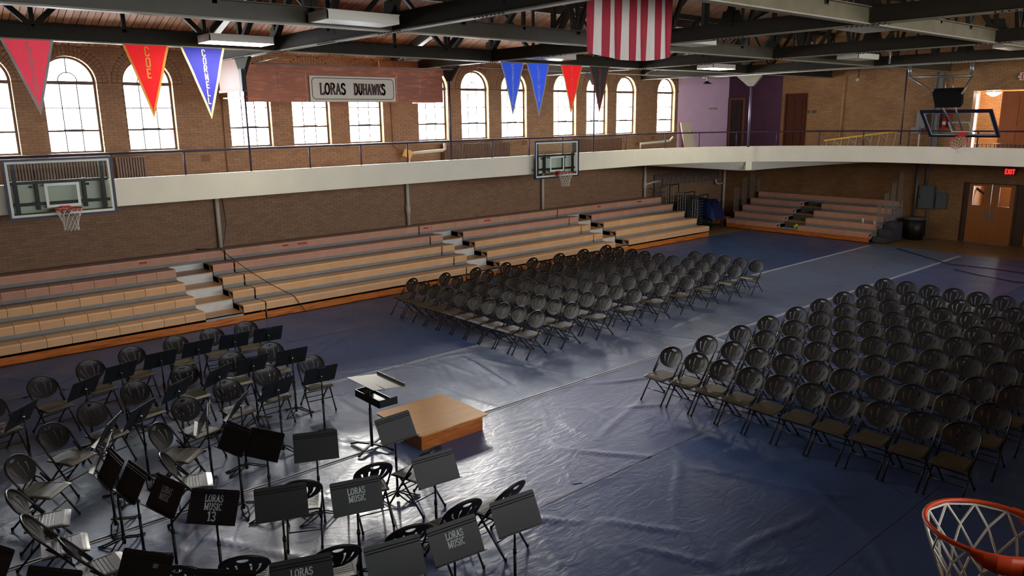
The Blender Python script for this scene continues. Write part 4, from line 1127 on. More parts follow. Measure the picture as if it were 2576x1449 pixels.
# ================================================================== BASKETBALL HOOPS
ORANGE = mat('orange_rim', (222, 70, 30), 0.35, emit=None)
REDR = mat('red_rim', (206, 52, 44), 0.4)
NETM = mat('white_net_cord', (226, 220, 206), 0.8)
PURF = mat('purple_black_frame', (40, 32, 58), 0.45)
def hoop(t, org, ry=0, rim_m=REDR, board=True, full=True, cord=.005, loops=12, framec=PURF):
    """local: board face toward -y, centred x=0, z=0 is the rim level"""
    b = MB(); W, H = .915, .535; zb = .39
    def fr(w, h, th, y0, y1, zc, m): 
        q = MB()
        q.box(-w, w, y0, y1, zc-h, zc-h+th, m); q.box(-w, w, y0, y1, zc+h-th, zc+h, m)
        q.box(-w, -w+th, y0, y1, zc-h+th, zc+h-th, m); q.box(w-th, w, y0, y1, zc-h+th, zc+h-th, m); return q
    if board:
        bd = thing('backboard', None, None); bd.parent = t
        g = MB(); g.add([(-W, 0, zb-H), (W, 0, zb-H), (W, 0, zb+H), (-W, 0, zb+H)], [(0, 1, 2, 3)], BGLASS); g.obj('glass', bd)
        fr(W+.045+(0 if full else .02), H+.045+(0 if full else .02), .045 if full else .08, -.03, .035, zb, framec).obj('board_frame', bd)
        fr(W, H, .045, -.012, -.007, zb, mat('white_board_line', (226, 232, 226), .5)).obj('border_line', bd)
        fr(.305, .235, .05, -.013, -.007, .245, mat('white_board_line', (226, 232, 226), .5)).obj('shooting_square', bd)
        if full:
            s = MB()
            for z in (zb-.30, zb+.12): s.box(-.86, .86, .05, .1, z-.03, z+.03, BLK)
            for x in (-.78, .76): s.box(x-.035, x+.035, .04, .09, zb-H, zb+H, BLK)
            for x in (-.42, .42): s.box(x-.03, x+.03, .1, .15, zb-.42, zb+.16, BLK)
            for x in (-.42, .42):
                for z in (zb-.30, zb+.12): s.bar((x, .1, z), (x, .2, z), .05, .05, BLK)
            s.obj('support_frame', bd)
    rm = MB(); rc = -.381; P = [(.2286*cos(a), rc+.2286*sin(a), 0) for a in [2*pi*i/40 for i in range(40)]]
    rm.tube(P, .0095, 8, rim_m, closed=True)
    rm.add([(-.09, -.03, -.13), (.09, -.03, -.13), (.09, -.03, .03), (-.09, -.03, .03), (-.075, -.16, .0), (.075, -.16, .0)], [(0, 1, 2, 3), (3, 2, 5, 4), (0, 4, 5, 1), (0, 3, 4), (1, 5, 2)], rim_m)
    rm.bar((-.075, -.03, -.1), (-.075, -.17, -.005), .012, .05, rim_m); rm.bar((.075, -.03, -.1), (.075, -.17, -.005), .012, .05, rim_m)
    for k in range(16):
        a0, a1 = pi*(.02+.96*k/16), pi*(.02+.96*(k+1)/16); h0, h1 = (.06*min(1, 3*sin(a0))+.004, .06*min(1, 3*sin(a1))+.004)
        q = []
        for rr in (.237, .243): q += [(rr*cos(a0), rc+rr*sin(a0), .008), (rr*cos(a1), rc+rr*sin(a1), .008), (rr*cos(a1), rc+rr*sin(a1), -h1), (rr*cos(a0), rc+rr*sin(a0), -h0)]
        rm.add(q, [(0, 1, 2, 3), (7, 6, 5, 4), (0, 4, 5, 1), (3, 2, 6, 7)], rim_m, True)
    r_ = rm.obj('rim', t)
    nt = MB(); n_ = loops
    lev = [(0, .2286, -.012), (1, .205, -.10), (2, .165, -.19), (3, .135, -.28), (4, .128, -.36), (5, .135, -.43)]
    for i in range(n_):
        for d_ in (1, -1):
            pts = []
            for k, (q, r0, z) in enumerate(lev):
                a = 2*pi*(i+d_*.5*q)/n_; pts.append((r0*cos(a), rc+r0*sin(a), z))
            pts2 = []
            for k in range(len(pts)-1):
                a, c = Vector(pts[k]), Vector(pts[k+1]); pts2 += [a, a.lerp(c, .5)]
            pts2.append(Vector(pts[-1])); nt.tube(pts2, cord, 5, NETM)
        a = 2*pi*i/n_
        nt.tube([(.2286*cos(a), rc+.2286*sin(a), -.015), (.2286*cos(2*pi*(i+1)/n_), rc+.2286*sin(2*pi*(i+1)/n_), -.015)], cord*.8, 5, NETM)
    nt.obj('net', t)
    for ch in t.children:
        ch.location = org
    return t
t = thing('basketball_hoop', 'glass side-court backboard and net at upper left', 'basketball hoop', (3.22, 17.4, 3.07), 0, 'basketball hoops'); hoop(t, (0, 0, 0))
t = thing('basketball_hoop', 'glass side-court backboard and net over the left chair block', 'basketball hoop', (16.94, 17.4, 3.02), 0, 'basketball hoops'); hoop(t, (0, 0, 0))
t = thing('basketball_hoop', 'near orange rim and net at the lower right corner', 'basketball hoop', (3.27, .485, 3.06), pi, 'basketball hoops'); hoop(t, (0, 0, 0), rim_m=ORANGE, cord=.0055)
# folded-up main hoop hanging from the roof
t = thing('basketball_hoop', 'folded-up main hoop hanging from the roof at upper right', 'basketball hoop', (25.65, 8.85, 4.1), rad(-90), 'basketball hoops')
h = thing('tilted_board', None, None); h.parent = t; hoop(h, (0, 0, 0), full=False, cord=.004); h.rotation_euler = (rad(50), 0, 0)
for ch in list(h.children):   # flatten: children of the thing itself, already tilted
    mw = Matrix.Rotation(rad(50), 4, 'X'); ch.parent = t; ch.matrix_basis = mw @ ch.matrix_basis
bpy.data.objects.remove(h)
T = lambda X_, Y_, Z_: Vector((-(Y_-8.85), X_-25.65, Z_-4.1))   # world -> this thing's frame (rz -90)
PIPE = mat('galvanised_pipe', (132, 130, 124), 0.35, 0.6)
def wt(*P, r=.03): return MB().tube([T(*p) for p in P], r, 8, PIPE)
HOOKP = [((24.9, 10.25, 6.12), (24.9, 10.22, 5.76)), ((24.9, 8.54, 6.12), (24.9, 8.50, 5.74))]
for a, c in HOOKP: wt(a, c, r=.055).obj('hanger', t)
wt((24.9, 10.22, 5.74), (24.9, 8.50, 5.70), r=.035).obj('crossbar', t)
wt((24.9, 10.24, 5.74), (24.6, 9.4, 5.3)).obj('arm', t); wt((24.9, 8.48, 5.72), (24.6, 8.7, 5.0)).obj('arm', t)
wt((24.9, 9.2, 5.7), (24.9, 9.15, 5.15), r=.02).obj('arm', t); wt((24.9, 9.0, 5.7), (24.9, 8.95, 5.15), r=.02).obj('arm', t)
wt((24.5, 8.75, 4.9), (25.5, 8.8, 4.15), r=.025).obj('arm', t); wt((24.5, 9.1, 4.9), (25.5, 9.0, 4.15), r=.025).obj('arm', t); wt((25.2, 9.95, 4.72), (25.2, 8.0, 4.72), r=.03).obj('crossbar', t)
mbk = MB(); c4 = [(24.7, 9.46, 5.26), (24.7, 8.66, 5.26), (24.35, 8.52, 4.82), (24.35, 9.2, 4.82)]
vsb = [T(*p) for p in c4]+[T(p[0]+.16, p[1], p[2]+.12) for p in c4]
mbk.add(vsb, [(0, 1, 2, 3), (7, 6, 5, 4), (0, 4, 5, 1), (1, 5, 6, 2), (2, 6, 7, 3), (3, 7, 4, 0)], BLK); mbk.obj('winch_housing', t)
# mounts joining side boards to the track
for tt in [o for o in COL.objects if o.name.startswith('basketball_hoop')][:2]:
    m_ = MB()
    for x in (-.5, .5):
        for z in (.1, .42): m_.bar((x, .12, z), (x, .2, z), .04, .04, BLK)
    m_.obj('wall_mount', tt)

# ================================================================== BANNERS, FLAG, BOOTH
def cloth(name, rgb, tr=0.45):
    if name in MATS: return MATS[name]
    k = NT(name); c = (*lin(rgb), 1); k.p.inputs['Base Color'].default_value = c; k.p.inputs['Roughness'].default_value = .6; k.p.inputs['Specular IOR Level'].default_value = .25
    out = k.n['Material Output']; tl = k.n.new('ShaderNodeBsdfTranslucent'); tl.inputs[0].default_value = c
    mx = k.n.new('ShaderNodeMixShader'); mx.inputs[0].default_value = tr
    k.link(k.p.outputs[0], mx.inputs[1]); k.link(tl.outputs[0], mx.inputs[2]); k.link(mx.outputs[0], out.inputs[0])
    MATS[name] = k.m; return k.m
def pennant(x0, x1, ztop, ztip, text, base, border, letter, label, h, xt, lw=.9):
    y = 15.74; w = x1-x0; xm = xt
    t = thing('pennant', label, 'pennant', (x0, y, ztop), 0, 'conference pennants')
    N = 14
    def pt(s, u):   # s down 0..1, u across 0..1
        xl = (xm-x0)*s; xr = w+(xm-x1)*s; x = xl+(xr-xl)*u
        return (x, 0.012*sin(s*14+u*5)*(1-s)-.02*sin(s*3), -(ztop-ztip)*s)
    b = MB(); vs = [pt(i/N, j/6) for i in range(N+1) for j in range(7)]
    b.add(vs, [(i*7+j, (i+1)*7+j, (i+1)*7+j+1, i*7+j+1) for i in range(N) for j in range(6)], base, True); b.obj('cloth', t)
    bb = MB(); bw = 0.045
    for side in (0, 1):
        for i in range(N):
            q = []
            for s in (i/N, (i+1)/N):
                wd = max(w*(1-s), .001); f = min(.5, bw/wd)
                u0, u1 = (0, f) if side == 0 else (1-f, 1)
                q += [pt(s, u0), pt(s, u1)]
            q = [(a, c-.004, d) for a, c, d in q]
            bb.add([q[0], q[2], q[3], q[1]], [(0, 1, 2, 3)], border)
    bb.obj('border', t)
    m_ = MB(); z = -.05
    for i, ch in enumerate(text):
        letters(ch, h, lw, .17, False, block=True, mb=m_, ox=0, oy=0); 
        # move this letter down the pennant
        cnt = getattr(m_, 'cnt', 0)
        for k in range(cnt, len(m_.v)):
            a, c, d = m_.v[k]; s = (h*i*1.28+h+.05-c)/(ztop-ztip)
            xc = ((xm-x0)+(w+(xm-x1)))/2*s*1+ (w/2)*(1-s) if False else (w/2+(xm-(x0+x1)/2)*s)
            m_.v[k] = (xc+a, pt(min(s, 1), .5)[1]-.006, -(ztop-ztip)*s)
        m_.cnt = len(m_.v)
    o = m_.obj('lettering', t, letter)
    return t
PR = cloth('red_satin', (226, 34, 36)); PR2 = cloth('rose_red_satin', (226, 66, 84)); PB = cloth('royal_blue_satin', (52, 84, 214)); PN = cloth('indigo_satin', (62, 62, 176), .3)
PK = mat('black_satin', (44, 38, 38), 0.5); GO = mat('gold_trim', (236, 152, 40), 0.5); CR = mat('cream_trim', (226, 216, 160), 0.5); GR = mat('grey_trim', (168, 160, 158), 0.5); DR = mat('dark_red_trim', (150, 50, 40), 0.5)
pennant(2.30, 3.10, 6.12, 4.84, 'CENTRAL', PR2, GR, mat('pinkgrey', (206, 130, 132), .5), 'rose red pennant reading CENTRAL', .112, 2.75)
pennant(4.20, 5.03, 6.12, 4.77, 'COE', PR, GO, GO, 'red pennant with gold border reading COE', .155, 4.62)
pennant(5.23, 6.09, 6.12, 4.74, 'CORNELL', PN, CR, CR, 'blue pennant with cream border reading CORNELL', .118, 5.71)
pennant(13.28, 14.09, 6.12, 4.73, 'DUBUQUE', PB, GR, mat('pale_blue_letter', (150, 170, 220), .5), 'blue pennant reading DUBUQUE', .118, 13.68)
pennant(14.19, 15.03, 6.12, 4.71, 'LUTHER', PB, GR, mat('pale_blue_letter', (150, 170, 220), .5), 'blue pennant reading LUTHER', .13, 14.63)
pennant(15.46, 16.33, 6.12, 4.79, 'SIMPSON', PR, GO, mat('orange_letter', (240, 90, 60), .5), 'bright red pennant reading SIMPSON, between blue and black ones', .118, 15.87)
pennant(16.62, 17.47, 6.12, 4.79, 'WARTBURG', PK, DR, mat('dull_orange_letter', (150, 66, 44), .5), 'black pennant with dull orange letters reading WARTBURG', .102, 17.05)
# flag, hung with the stripes upright
t = thing('flag', 'large striped flag hanging with its red and white stripes upright', 'flag', (10.2, 8.7, 5.6))
FR = cloth('flag_red', (156, 36, 52), .3); FW = cloth('flag_white', (206, 196, 188), .3); FB = mat('flag_blue', (40, 44, 96), 0.75)
W0, W1, HT = 2.14, 2.06, 3.6
for i in range(13):
    b = MB(); vs = []
    for k in range(22):
        s = k/21
        for u in (i/13, (i+.5)/13, (i+1)/13):
            w = W0+(W1-W0)*s; x = (u-.5)*w; y = .03*sin(u*21+s*2)*(1-.4*s)+.012*sin(s*9+u*40); z = HT*s+(0.10*(2*u-1)**2 if k == 0 else 0)*1.0
            vs.append((x, y, z+(0.10*(2*u-1)**2*(1-s) if k else 0)))
    for k in range(21):
        for q in range(2): b.add([vs[k*3+q], vs[k*3+q+1], vs[k*3+q+4], vs[k*3+q+3]], [(0, 1, 2, 3)], FR if i % 2 == 0 else FW, True)
    b.obj('stripe', t)
b = MB(); b.box(-1.03, .15, -.06, -.045, 2.1, HT, FB); cf = b.obj('canton', t)
st = MB()
for r in range(11):
    for c in range(9):
        if (r+c) % 2: continue
        cx, cz = -.96+c*.13, 2.2+r*.13
        st.add([(cx+(.045 if k % 2 == 0 else .018)*sin(pi*k/5), -.064, cz+(.045 if k % 2 == 0 else .018)*cos(pi*k/5)) for k in range(10)], [tuple(range(10))], FW)
st.obj('stars', cf)['kind'] = 'stuff'
MB().tube([(-1.1, 0, HT+.02), (1.1, 0, HT+.02)], .02, 8, BLK).obj('pole', t)
# plywood booth above the track
PLY = wood('red_plywood', (184, 104, 66), (152, 80, 48), 0.5, (1, 1, 6), 1.2); PLG = wood('golden_lit_plywood', (150, 88, 36), (128, 70, 26), 0.45, (6, 6, 1), 1.2)  # golden hue copies window light on the booth's end face
t = thing('sign_booth', 'reddish plywood booth hung above the track behind the name board', 'booth', (10.0, 17.6, 5.13))
PX = [-2.75, -2.0, -1.28, 1.28, 2.02, 2.76]
for i in range(5):
    MB().box(PX[i]+.004, PX[i+1]-.004, 0, .02, 0, .82, PLY).obj('panel', t)
MB().box(-2.78, 2.78, -.03, .0, .70, .86, PLY).obj('top_rail', t)
MB().box(-2.77, -2.75, .02, 1.6, .28, 1.0, PLG).obj('side_panel', t); MB().box(-2.8, -2.75, 0, 1.6, .24, .30, PLY).obj('trim_board', t); MB().box(-2.78, -2.6, .1, .14, -.0, .5, PLG).obj('side_panel', t)
MB().box(2.75, 2.77, .02, 1.5, 0, .82, PLY).obj('side_panel', t)
MB().box(-2.75, 2.75, .02, 1.5, .1, .13, PLY).obj('floor_board', t)
MB().box(1.7, 3.75, 1.5, 1.53, .3, 1.18, PLG).obj('back_panel', t)
t = thing('name_board', 'long white name board with notched border line on the plywood booth', 'sign', (10.0, 17.56, 5.45))
MB().box(-1.21, 1.21, 0, .02, -.31, .30, mat('sign_white', (214, 204, 186), .5)).obj('board', t)
bl = MB(); BR = mat('brown_sign_paint', (64, 34, 26), .6); W, H, nn = 1.15, .25, .07
out = [(-W+nn, -H), (W-nn, -H)]+[(W-nn*cos(rad(a))*1.0, -H+nn*sin(rad(a))) for a in (0, 30, 60, 90)][0:0]
cor = [(-W+nn, -H), (W-nn, -H), (W-nn*.3, -H+nn*.7-.02), (W, -H+nn), (W, H-nn), (W-nn*.3, H-nn*.7+.02), (W-nn, H), (-W+nn, H), (-W+nn*.3, H-nn*.7+.02), (-W, H-nn), (-W, -H+nn), (-W+nn*.3, -H+nn*.7-.02)]
for i in range(12):
    a = cor[i]; c = cor[(i+1) % 12]; bl.bar((a[0], -.002, a[1]), (c[0], -.002, c[1]), .016, .004, BR, up=(0, 1, 0))
bl.obj('border_line', t)
lo = letters('LORAS', .25, .80, .19, True, gap=.05, ox=-.60, oy=-.13).obj('lettering', t, BR); lo.rotation_euler = (rad(90), 0, 0); lo.location = (0, -.003, 0)
lo = letters('DUHAWKS', .25, .68, .2, True, gap=.04, ox=.44, oy=-.13).obj('lettering', t, BR); lo.rotation_euler = (rad(90), 0, 0); lo.location = (0, -.003, 0)
t = thing('speaker', 'black speaker box on the hanging rod left of the booth', 'speaker', (7.2, 17.5, 5.35))
MB().box(-.12, -.02, -.06, .08, 0, .5, BLK).obj('body', t); MB().box(-.1, -.03, -.066, -.06, .03, .47, mat('grille', (30, 30, 30), .8)).obj('grille', t)

# ================================================================== CEILING LIGHTS
LH = mat('light_housing', (206, 200, 184), .5); LG = mat('prismatic_lens', (190, 186, 176), .3, bump=.6, bscale=90)
LON = mat('lit_lens', (255, 250, 225), .4, emit=(255, 248, 222), es=14.0)
def troffer(x, y, z, lit, label):
    t = thing('ceiling_light', label, 'ceiling light', (x, y, z), 0, 'ceiling lights')
    L, W = .62, .31
    MB().box(-L, L, -W, -W+.015, 0, .12, LH).box(-L, L, W-.015, W, 0, .12, LH).box(-L, -L+.015, -W, W, 0, .12, LH).box(L-.015, L, -W, W, 0, .12, LH).box(-L, L, -W, W, .12, .135, LH).obj('housing', t)
    MB().box(-L+.01, L-.01, -W+.01, W-.01, -.006, .004, LON if lit else LG).obj('lens', t)
    for s in (-1, 1): MB().tube([(s*.5, 0, .13), (s*.5, 0, roof_z(y)-z-.05)], .004, 5, PIPE).obj('hanging_wire', t)
troffer(6.02, 14.92, 6.14, True, 'lit ceiling light at the upper left beside the blue pennant')
troffer(6.25, 10.85, 6.14, False, 'unlit ceiling light with a lens, near the top left of centre')
troffer(21.7, 14.95, 6.14, True, 'lit ceiling light in front of the purple corner')
troffer(14.3, 14.9, 6.16, False, 'unlit ceiling light just left of the flag bottom')
troffer(14.3, 10.6, 6.2, False, 'unlit ceiling light right of the flag')
troffer(14.2, 6.7, 6.16, False, 'unlit ceiling light between the pale beams at upper right')
troffer(21.8, 10.4, 6.16, False, 'unlit ceiling light deep among the far beams')
troffer(21.6, 6.5, 6.16, False, 'unlit ceiling light at the right picture edge')
t = thing('dome_lamp', 'small dark dome lamp hanging before the lilac wall', 'lamp', (27.4, 19.3, 5.95))
MB().tube([(0, 0, 0), (0, 0, .05), (0, 0, .11)], .2, 16, BLK, rs=[.24, .12, .04]).obj('shade', t); MB().tube([(0, 0, .1), (0, 0, .94)], .02, 6, LH).obj('stem', t)
t = thing('wall_lamp', 'small white lamp with short arm high on the far brick wall', 'lamp', (30.7, 14.55, 6.05))
MB().tube([(0, 0, 0), (0, 0, .35)], .015, 6, BLK).obj('stem', t); MB().tube([(-.1, 0, -.1), (0, 0, -.02)], .06, 10, LH, rs=[.08, .03]).obj('head', t)
# conduits and pipes up in the steelwork
CON = mat('silver_conduit', (176, 174, 164), .35, .4)
def pipe(label, pts, r, m=CON, name='conduit'):
    o = MB().tube(pts, r, 7, m).obj(name); tag(o, label, 'pipe'); return o
pipe('thin conduit under the hanging beam right of the booth', [(13.4, 16.9, 6.05), (18.9, 16.9, 6.02), (24.6, 16.6, 6.0)], .018)
pipe('white pipe crossing high among the roof timbers left of the flag', [(2, 13.2, 8.3), (17, 13.2, 8.3)], .03)
pipe('pale conduit bent down at the far beams, upper right', [(24.5, 13.2, 6.5), (24.5, 10.9, 6.62), (24.5, 10.75, 6.58), (24.5, 10.7, 6.45), (24.5, 10.7, 6.15)], .03)
pipe('pair-like thin conduit along the last truss before the purple wall', [(24.7, 17.6, 6.06), (24.7, 12.5, 6.08), (24.7, 4, 6.1)], .02)
pipe('long thin conduit beside the first lattice beam', [(7.3, 15.95, 6.0), (7.4, 17.5, 5.98), (13, 17.4, 6.0)], .014)
pipe('white pipe at the top right corner among the trusses', [(19.2, 9.5, 7.6), (24.4, 7.9, 7.4), (30.8, 6.2, 7.3)], .035)

# ================================================================== WINDOW-WALL FITTINGS
RADM = mat('brown_radiator', (112, 84, 68), .5, vary=.08)
def radiator(x0, x1, label):
    t = thing('radiator', label, 'radiator', ((x0+x1)/2, 20.42, 3.14), 0, 'radiators under the windows'); L = (x1-x0)/2; n_ = int((x1-x0)/.062)
    me = MB()
    P = MB(); P.box(-.022, .022, -.09, .11, .08, .74, RADM); P.box(-.014, .014, -.095, -.09, .1, .72, RADM); me = P.mesh('radiator_column')
    for i in range(n_): o = link('column', me, t); o.location = (-L+.03+i*.062, 0, 0)
    MB().tube([(-L, 0, .1), (L, 0, .1)], .03, 8, RADM).obj('header', t)
    for s in (-1, 1): MB().box(s*(L-.1)-.02, s*(L-.1)+.02, -.06, .06, 0, .1, RADM).obj('foot', t)
radiator(2.75, 4.85, 'brown column radiator behind the upper left backboard')
radiator(4.98, 5.68, 'short brown radiator just right of the upper left backboard')
radiator(14.75, 17.55, 'long brown radiator left of the middle backboard')
radiator(20.9, 23.4, 'brown radiator right of the middle backboard')
WP2 = mat('white_pipe_paint', (206, 198, 180), .5)
for i, (x, l) in enumerate(((7.35, 'white drain pipe right of the upper left backboard'), (13.36, 'white drain pipe with a thick collar, centre left'), (19.23, 'white drain pipe below the middle backboard'), (25.05, 'white drain pipe with a side branch near the stored carts'))):
    t = thing('drain_pipe', l, 'pipe', (x, 20.5, 1.3), 0, 'white drain pipes under the track')
    MB().tube([(0, 0, .02), (0, 0, 1.70)], .055, 12, WP2).obj('pipe', t)
    if i in (1, 3): MB().tube([(0, 0, .45), (0, 0, .72)], .078, 12, WP2).obj('collar', t)
    if i == 3: MB().tube([(0, 0, .6), (.55, 0, .68), (1.0, 0, .7)], .045, 10, WP2).obj('branch', t); MB().tube([(0, 0, 1.3), (0, 0, 1.5), (-.3, 0, 1.6), (-.35, 0, 1.68)], .06, 10, WP2).obj('elbow', t)
t = thing('drain_pipe', 'white pipe in the far corner with a short hooked branch', 'pipe', (30.7, 20.45, 0)); MB().tube([(0, 0, .02), (0, 0, 2.98)], .06, 12, WP2).obj('pipe', t); MB().tube([(0, 0, 1.62), (-.55, 0, 1.62), (-.66, 0, 1.68), (-.68, 0, 1.85)], .05, 10, WP2).obj('branch', t)
pipe('white steam pipe running along the wall above the track, centre', [(13.3, 20.25, 3.12), (13.3, 20.25, 3.62), (13.45, 20.25, 3.66), (14.6, 20.25, 3.70), (14.7, 20.25, 3.75), (14.7, 20.25, 3.92)], .05, WP2, 'steam_pipe')
pipe('white steam pipe near the last window', [(24.4, 20.25, 3.12), (24.4, 20.25, 3.6), (26.3, 20.25, 3.66), (26.5, 20.25, 3.8)], .05, WP2, 'steam_pipe')
o = MB().box(-.12, .12, -.08, .08, 0, .26, mat('yellow_cover', (206, 160, 84), .5)).obj('valve_cover'); tag(o, 'tilted yellow valve cover on the steam pipe', 'valve').location = (13.2, 20.25, 3.52); o.rotation_euler = (0, .5, 0)
pipe('thin vertical conduit between the third and fourth windows', [(7.77, 20.55, 5.4), (7.75, 20.55, 3.2)], .018, mat('brown_conduit', (140, 104, 72), .5))
pipe('thin vertical conduit right of the booth windows', [(12.94, 20.55, 5.3), (12.96, 20.55, 3.9), (13.1, 20.5, 3.75)], .018, mat('brown_conduit', (140, 104, 72), .5))
for x, z, l in ((7.22, 3.76, 'small brown wall plate under the fourth window'), (18.45, 3.82, 'small brown wall plate seen through the middle backboard'), (25.6, 3.8, 'brown wall plate near the last window')):
    tag(MB().box(-.1, .1, -.012, 0, -.08, .08, mat('brown_plate', (118, 78, 52), .6)).obj('wall_plate'), l, 'plate').location = (x, 20.585, z)
pipe('thin dark cable drooping beside the left drain pipe', [(7.5, 20.52, 2.9), (7.55, 20.5, 2.0), (7.4, 20.5, 1.35), (6.7, 20.48, 1.42)], .01, BLK, 'cable')
pipe('loop of dark cable under the track edge', [(8.0, 20.5, 2.998)]+[(8.45-.45*cos(rad(a)), 20.5, 2.88-.16*sin(rad(a))) for a in range(20, 170, 15)]+[(8.95, 20.5, 2.998)], .01, BLK, 'cable')
CLAD = wood('grey_clad_board', (128, 108, 96), (96, 78, 70), .7, (6, 1, 1), 2)
t = thing('wall_cladding', 'greyish vertical boards on the wall behind the stored carts', 'cladding', (28.3, 20.53, 1.78))
for i in range(26): MB().box(-2.05+i*.158, -2.05+i*.158+.15, -.02+.004*(i % 2), .0+.004*(i % 2), 0, .50+.0*i, CLAD).obj('board', t)
for i in range(4): MB().box(-2.6+i*.13, -2.6+i*.13+.12, -.02, 0, -1.3, .5, CLAD).obj('board', t)

# far end wall -----------------------------------------------------------
DW1 = wood('dark_red_door', (88, 44, 26), (64, 30, 18), .7, (1, 10, 1), 2, spec=.15)
def panel_door(name, label, y0, y1, z0, z1, m, fm, handle_side=1):
    t = thing(name, None, None, (X_FAR, (y0+y1)/2, z0)); t['kind'] = 'structure'; t['label'] = label
    w = (y1-y0)/2; h = z1-z0
    MB().box(-.04, .01, -w, w, 0, h, m).obj('door_panel', t)
    for q in ((-w-.08, -w, 0, h+.08), (w, w+.08, 0, h+.08), (-w, w, h, h+.08)): MB().box(-.07, .01, q[0], q[1], q[2], q[3], fm).obj('door_frame', t)
    for a, c in ((.12, .42), (.5, .94)):
        MB().box(-.055, -.04, -w*.75, -w*.08, h*a, h*c, m).obj('raised_panel', t); MB().box(-.055, -.04, w*.08, w*.75, h*a, h*c, m).obj('raised_panel', t)
    MB().tube([(-.05, handle_side*w*.85, h*.42), (-.1, handle_side*w*.85, h*.42)], .025, 8, CHROME).obj('handle', t)
X_FAR = 30.95
panel_door('door_1', 'narrow dark door in a brown frame on the dark purple wall', 19.78, 20.42, 3.12, 5.35, mat('near_black_door', (48, 34, 28), .5), mat('brown_frame', (120, 78, 46), .5))
panel_door('door_2', 'dark red panelled door beside the dark purple wall', 16.86, 17.66, 3.12, 5.46, DW1, DW1, -1)
OAKD = wood('oak_door', (176, 112, 52), (146, 84, 34), .4, (1, 8, 1), 2)
def lowdoors(yc, name, label):
    t = thing(name, None, None, (31.0, yc, 0)); t['kind'] = 'structure'; t['label'] = label
    for s in (-1, 1):
        d = MB(); y0, y1 = (0.004, .74) if s > 0 else (-.74, -.004); wy0, wy1 = (s*.25, s*.6); wy0, wy1 = min(wy0, wy1), max(wy0, wy1)
        d.box(0, .045, y0, y1, .02, 1.36, OAKD); d.box(0, .045, y0, y1, 2.06, 2.14, OAKD); d.box(0, .045, y0, wy0, 1.36, 2.06, OAKD); d.box(0, .045, wy1, y1, 1.36, 2.06, OAKD)
        o = d.obj('door_leaf', t); MB().box(.02, .026, wy0, wy1, 1.36, 2.06, GLASS).obj('pane', o); MB().box(-.006, 0, s*.03, s*.12, .85, 1.2, PIPE).obj('push_plate', o)
    MB().box(-.02, .05, -.82, -.745, 0, 2.18, DKW).box(-.02, .05, .745, .82, 0, 2.18, DKW).box(-.02, .05, -.82, .82, 2.14, 2.2, DKW).obj('door_frame', t)
    MB().box(-.01, .05, -.74, .74, 0, .018, CHROME).obj('threshold', t)
b = MB(); b.box(31.0, 31.1, 10.32, 10.43, 0, 2.2, DKW); b.box(31.0, 31.1, 8.44, 8.68, 0, 2.2, DKW); struct('trim_5', b)
lowdoors(9.5, 'door_3', 'wooden double doors with small windows below the exit sign')
lowdoors(7.62, 'door_4', 'wooden double doors at the right picture edge')
b = MB(); b.box(31.25, 33.2, 6.6, 6.7, 0, 2.6, mat('lobby_wall', (196, 150, 110), .7)); b.box(31.25, 33.2, 10.45, 10.55, 0, 2.6, mat('lobby_wall', (196, 150, 110), .7)); LBW = mat('lobby_wall', (196, 150, 110), .7); b.box(33.1, 33.2, 9.5, 10.45, 0, 2.6, LBW); b.box(33.1, 33.2, 6.6, 8.9, 0, 2.6, LBW); b.box(31.3, 33.2, 6.6, 10.5, 2.6, 2.7, LBW); b.box(33.1, 33.2, 8.9, 9.5, 0, 1.3, LBW)
struct('wall_lobby', b)
t = thing('stair_rail', 'dark handrail post seen through the left door window', 'railing', (32.4, 10.1, 0)); MB().box(-.05, .05, -.1, 0, 0, 1.75, BLK).obj('post', t); MB().bar((0, 0, 1.6), (0, .5, 1.95), .05, .08, BLK).obj('handrail', t)
# upper opening: doors and light strips
OK2 = wood('amber_door', (168, 92, 42), (134, 66, 26), .4, (1, 8, 1), 2)
t = thing('door_5', None, None, (31.1, 8.95, 3.12)); t['kind'] = 'structure'; t['label'] = 'amber wooden panelled door in the upper opening at right'
MB().box(0, .05, -.55, .62, 0, 2.25, OK2).obj('door_leaf', t)
for a, c in ((.15, .95), (1.05, 2.1)):
    for q in (-.45, .08): MB().box(-.015, 0, q, q+.42, a, c, OK2).obj('raised_panel', t)
t = thing('strip_light', 'bright vertical tube light at the edge of the upper opening', 'light', (31.05, 10.33, 3.3)); MB().box(-.03, .03, -.04, .04, 0, 2.05, LH).obj('housing', t); MB().tube([(-.04, 0, .05), (-.04, 0, 2.0)], .02, 8, mat('tube_lit', (255, 250, 240), .4, emit=(255, 248, 236), es=5)).obj('tube', t)
t = thing('globe_lamp', 'white bowl lamp inside the upper opening', 'lamp', (31.5, 9.98, 5.22)); MB().tube([(0, 0, 0), (0, 0, .08), (0, 0, .14)], .2, 16, LON, rs=[.05, .2, .24]).obj('bowl', t); MB().tube([(0, 0, .14), (0, 0, .75)], .015, 6, BLK).obj('stem', t)
t = thing('balustrade', 'low dark spindle railing inside the upper opening', 'railing', (31.0, 9.3, 3.12)); MB().tube([(0, -.8, .45), (0, 1.0, .45)], .02, 6, PIPE).obj('rail', t)
for i in range(14): MB().box(-.008, .008, -.75+i*.13, -.734+i*.13, 0, .45, BLK).obj('spindle', t)
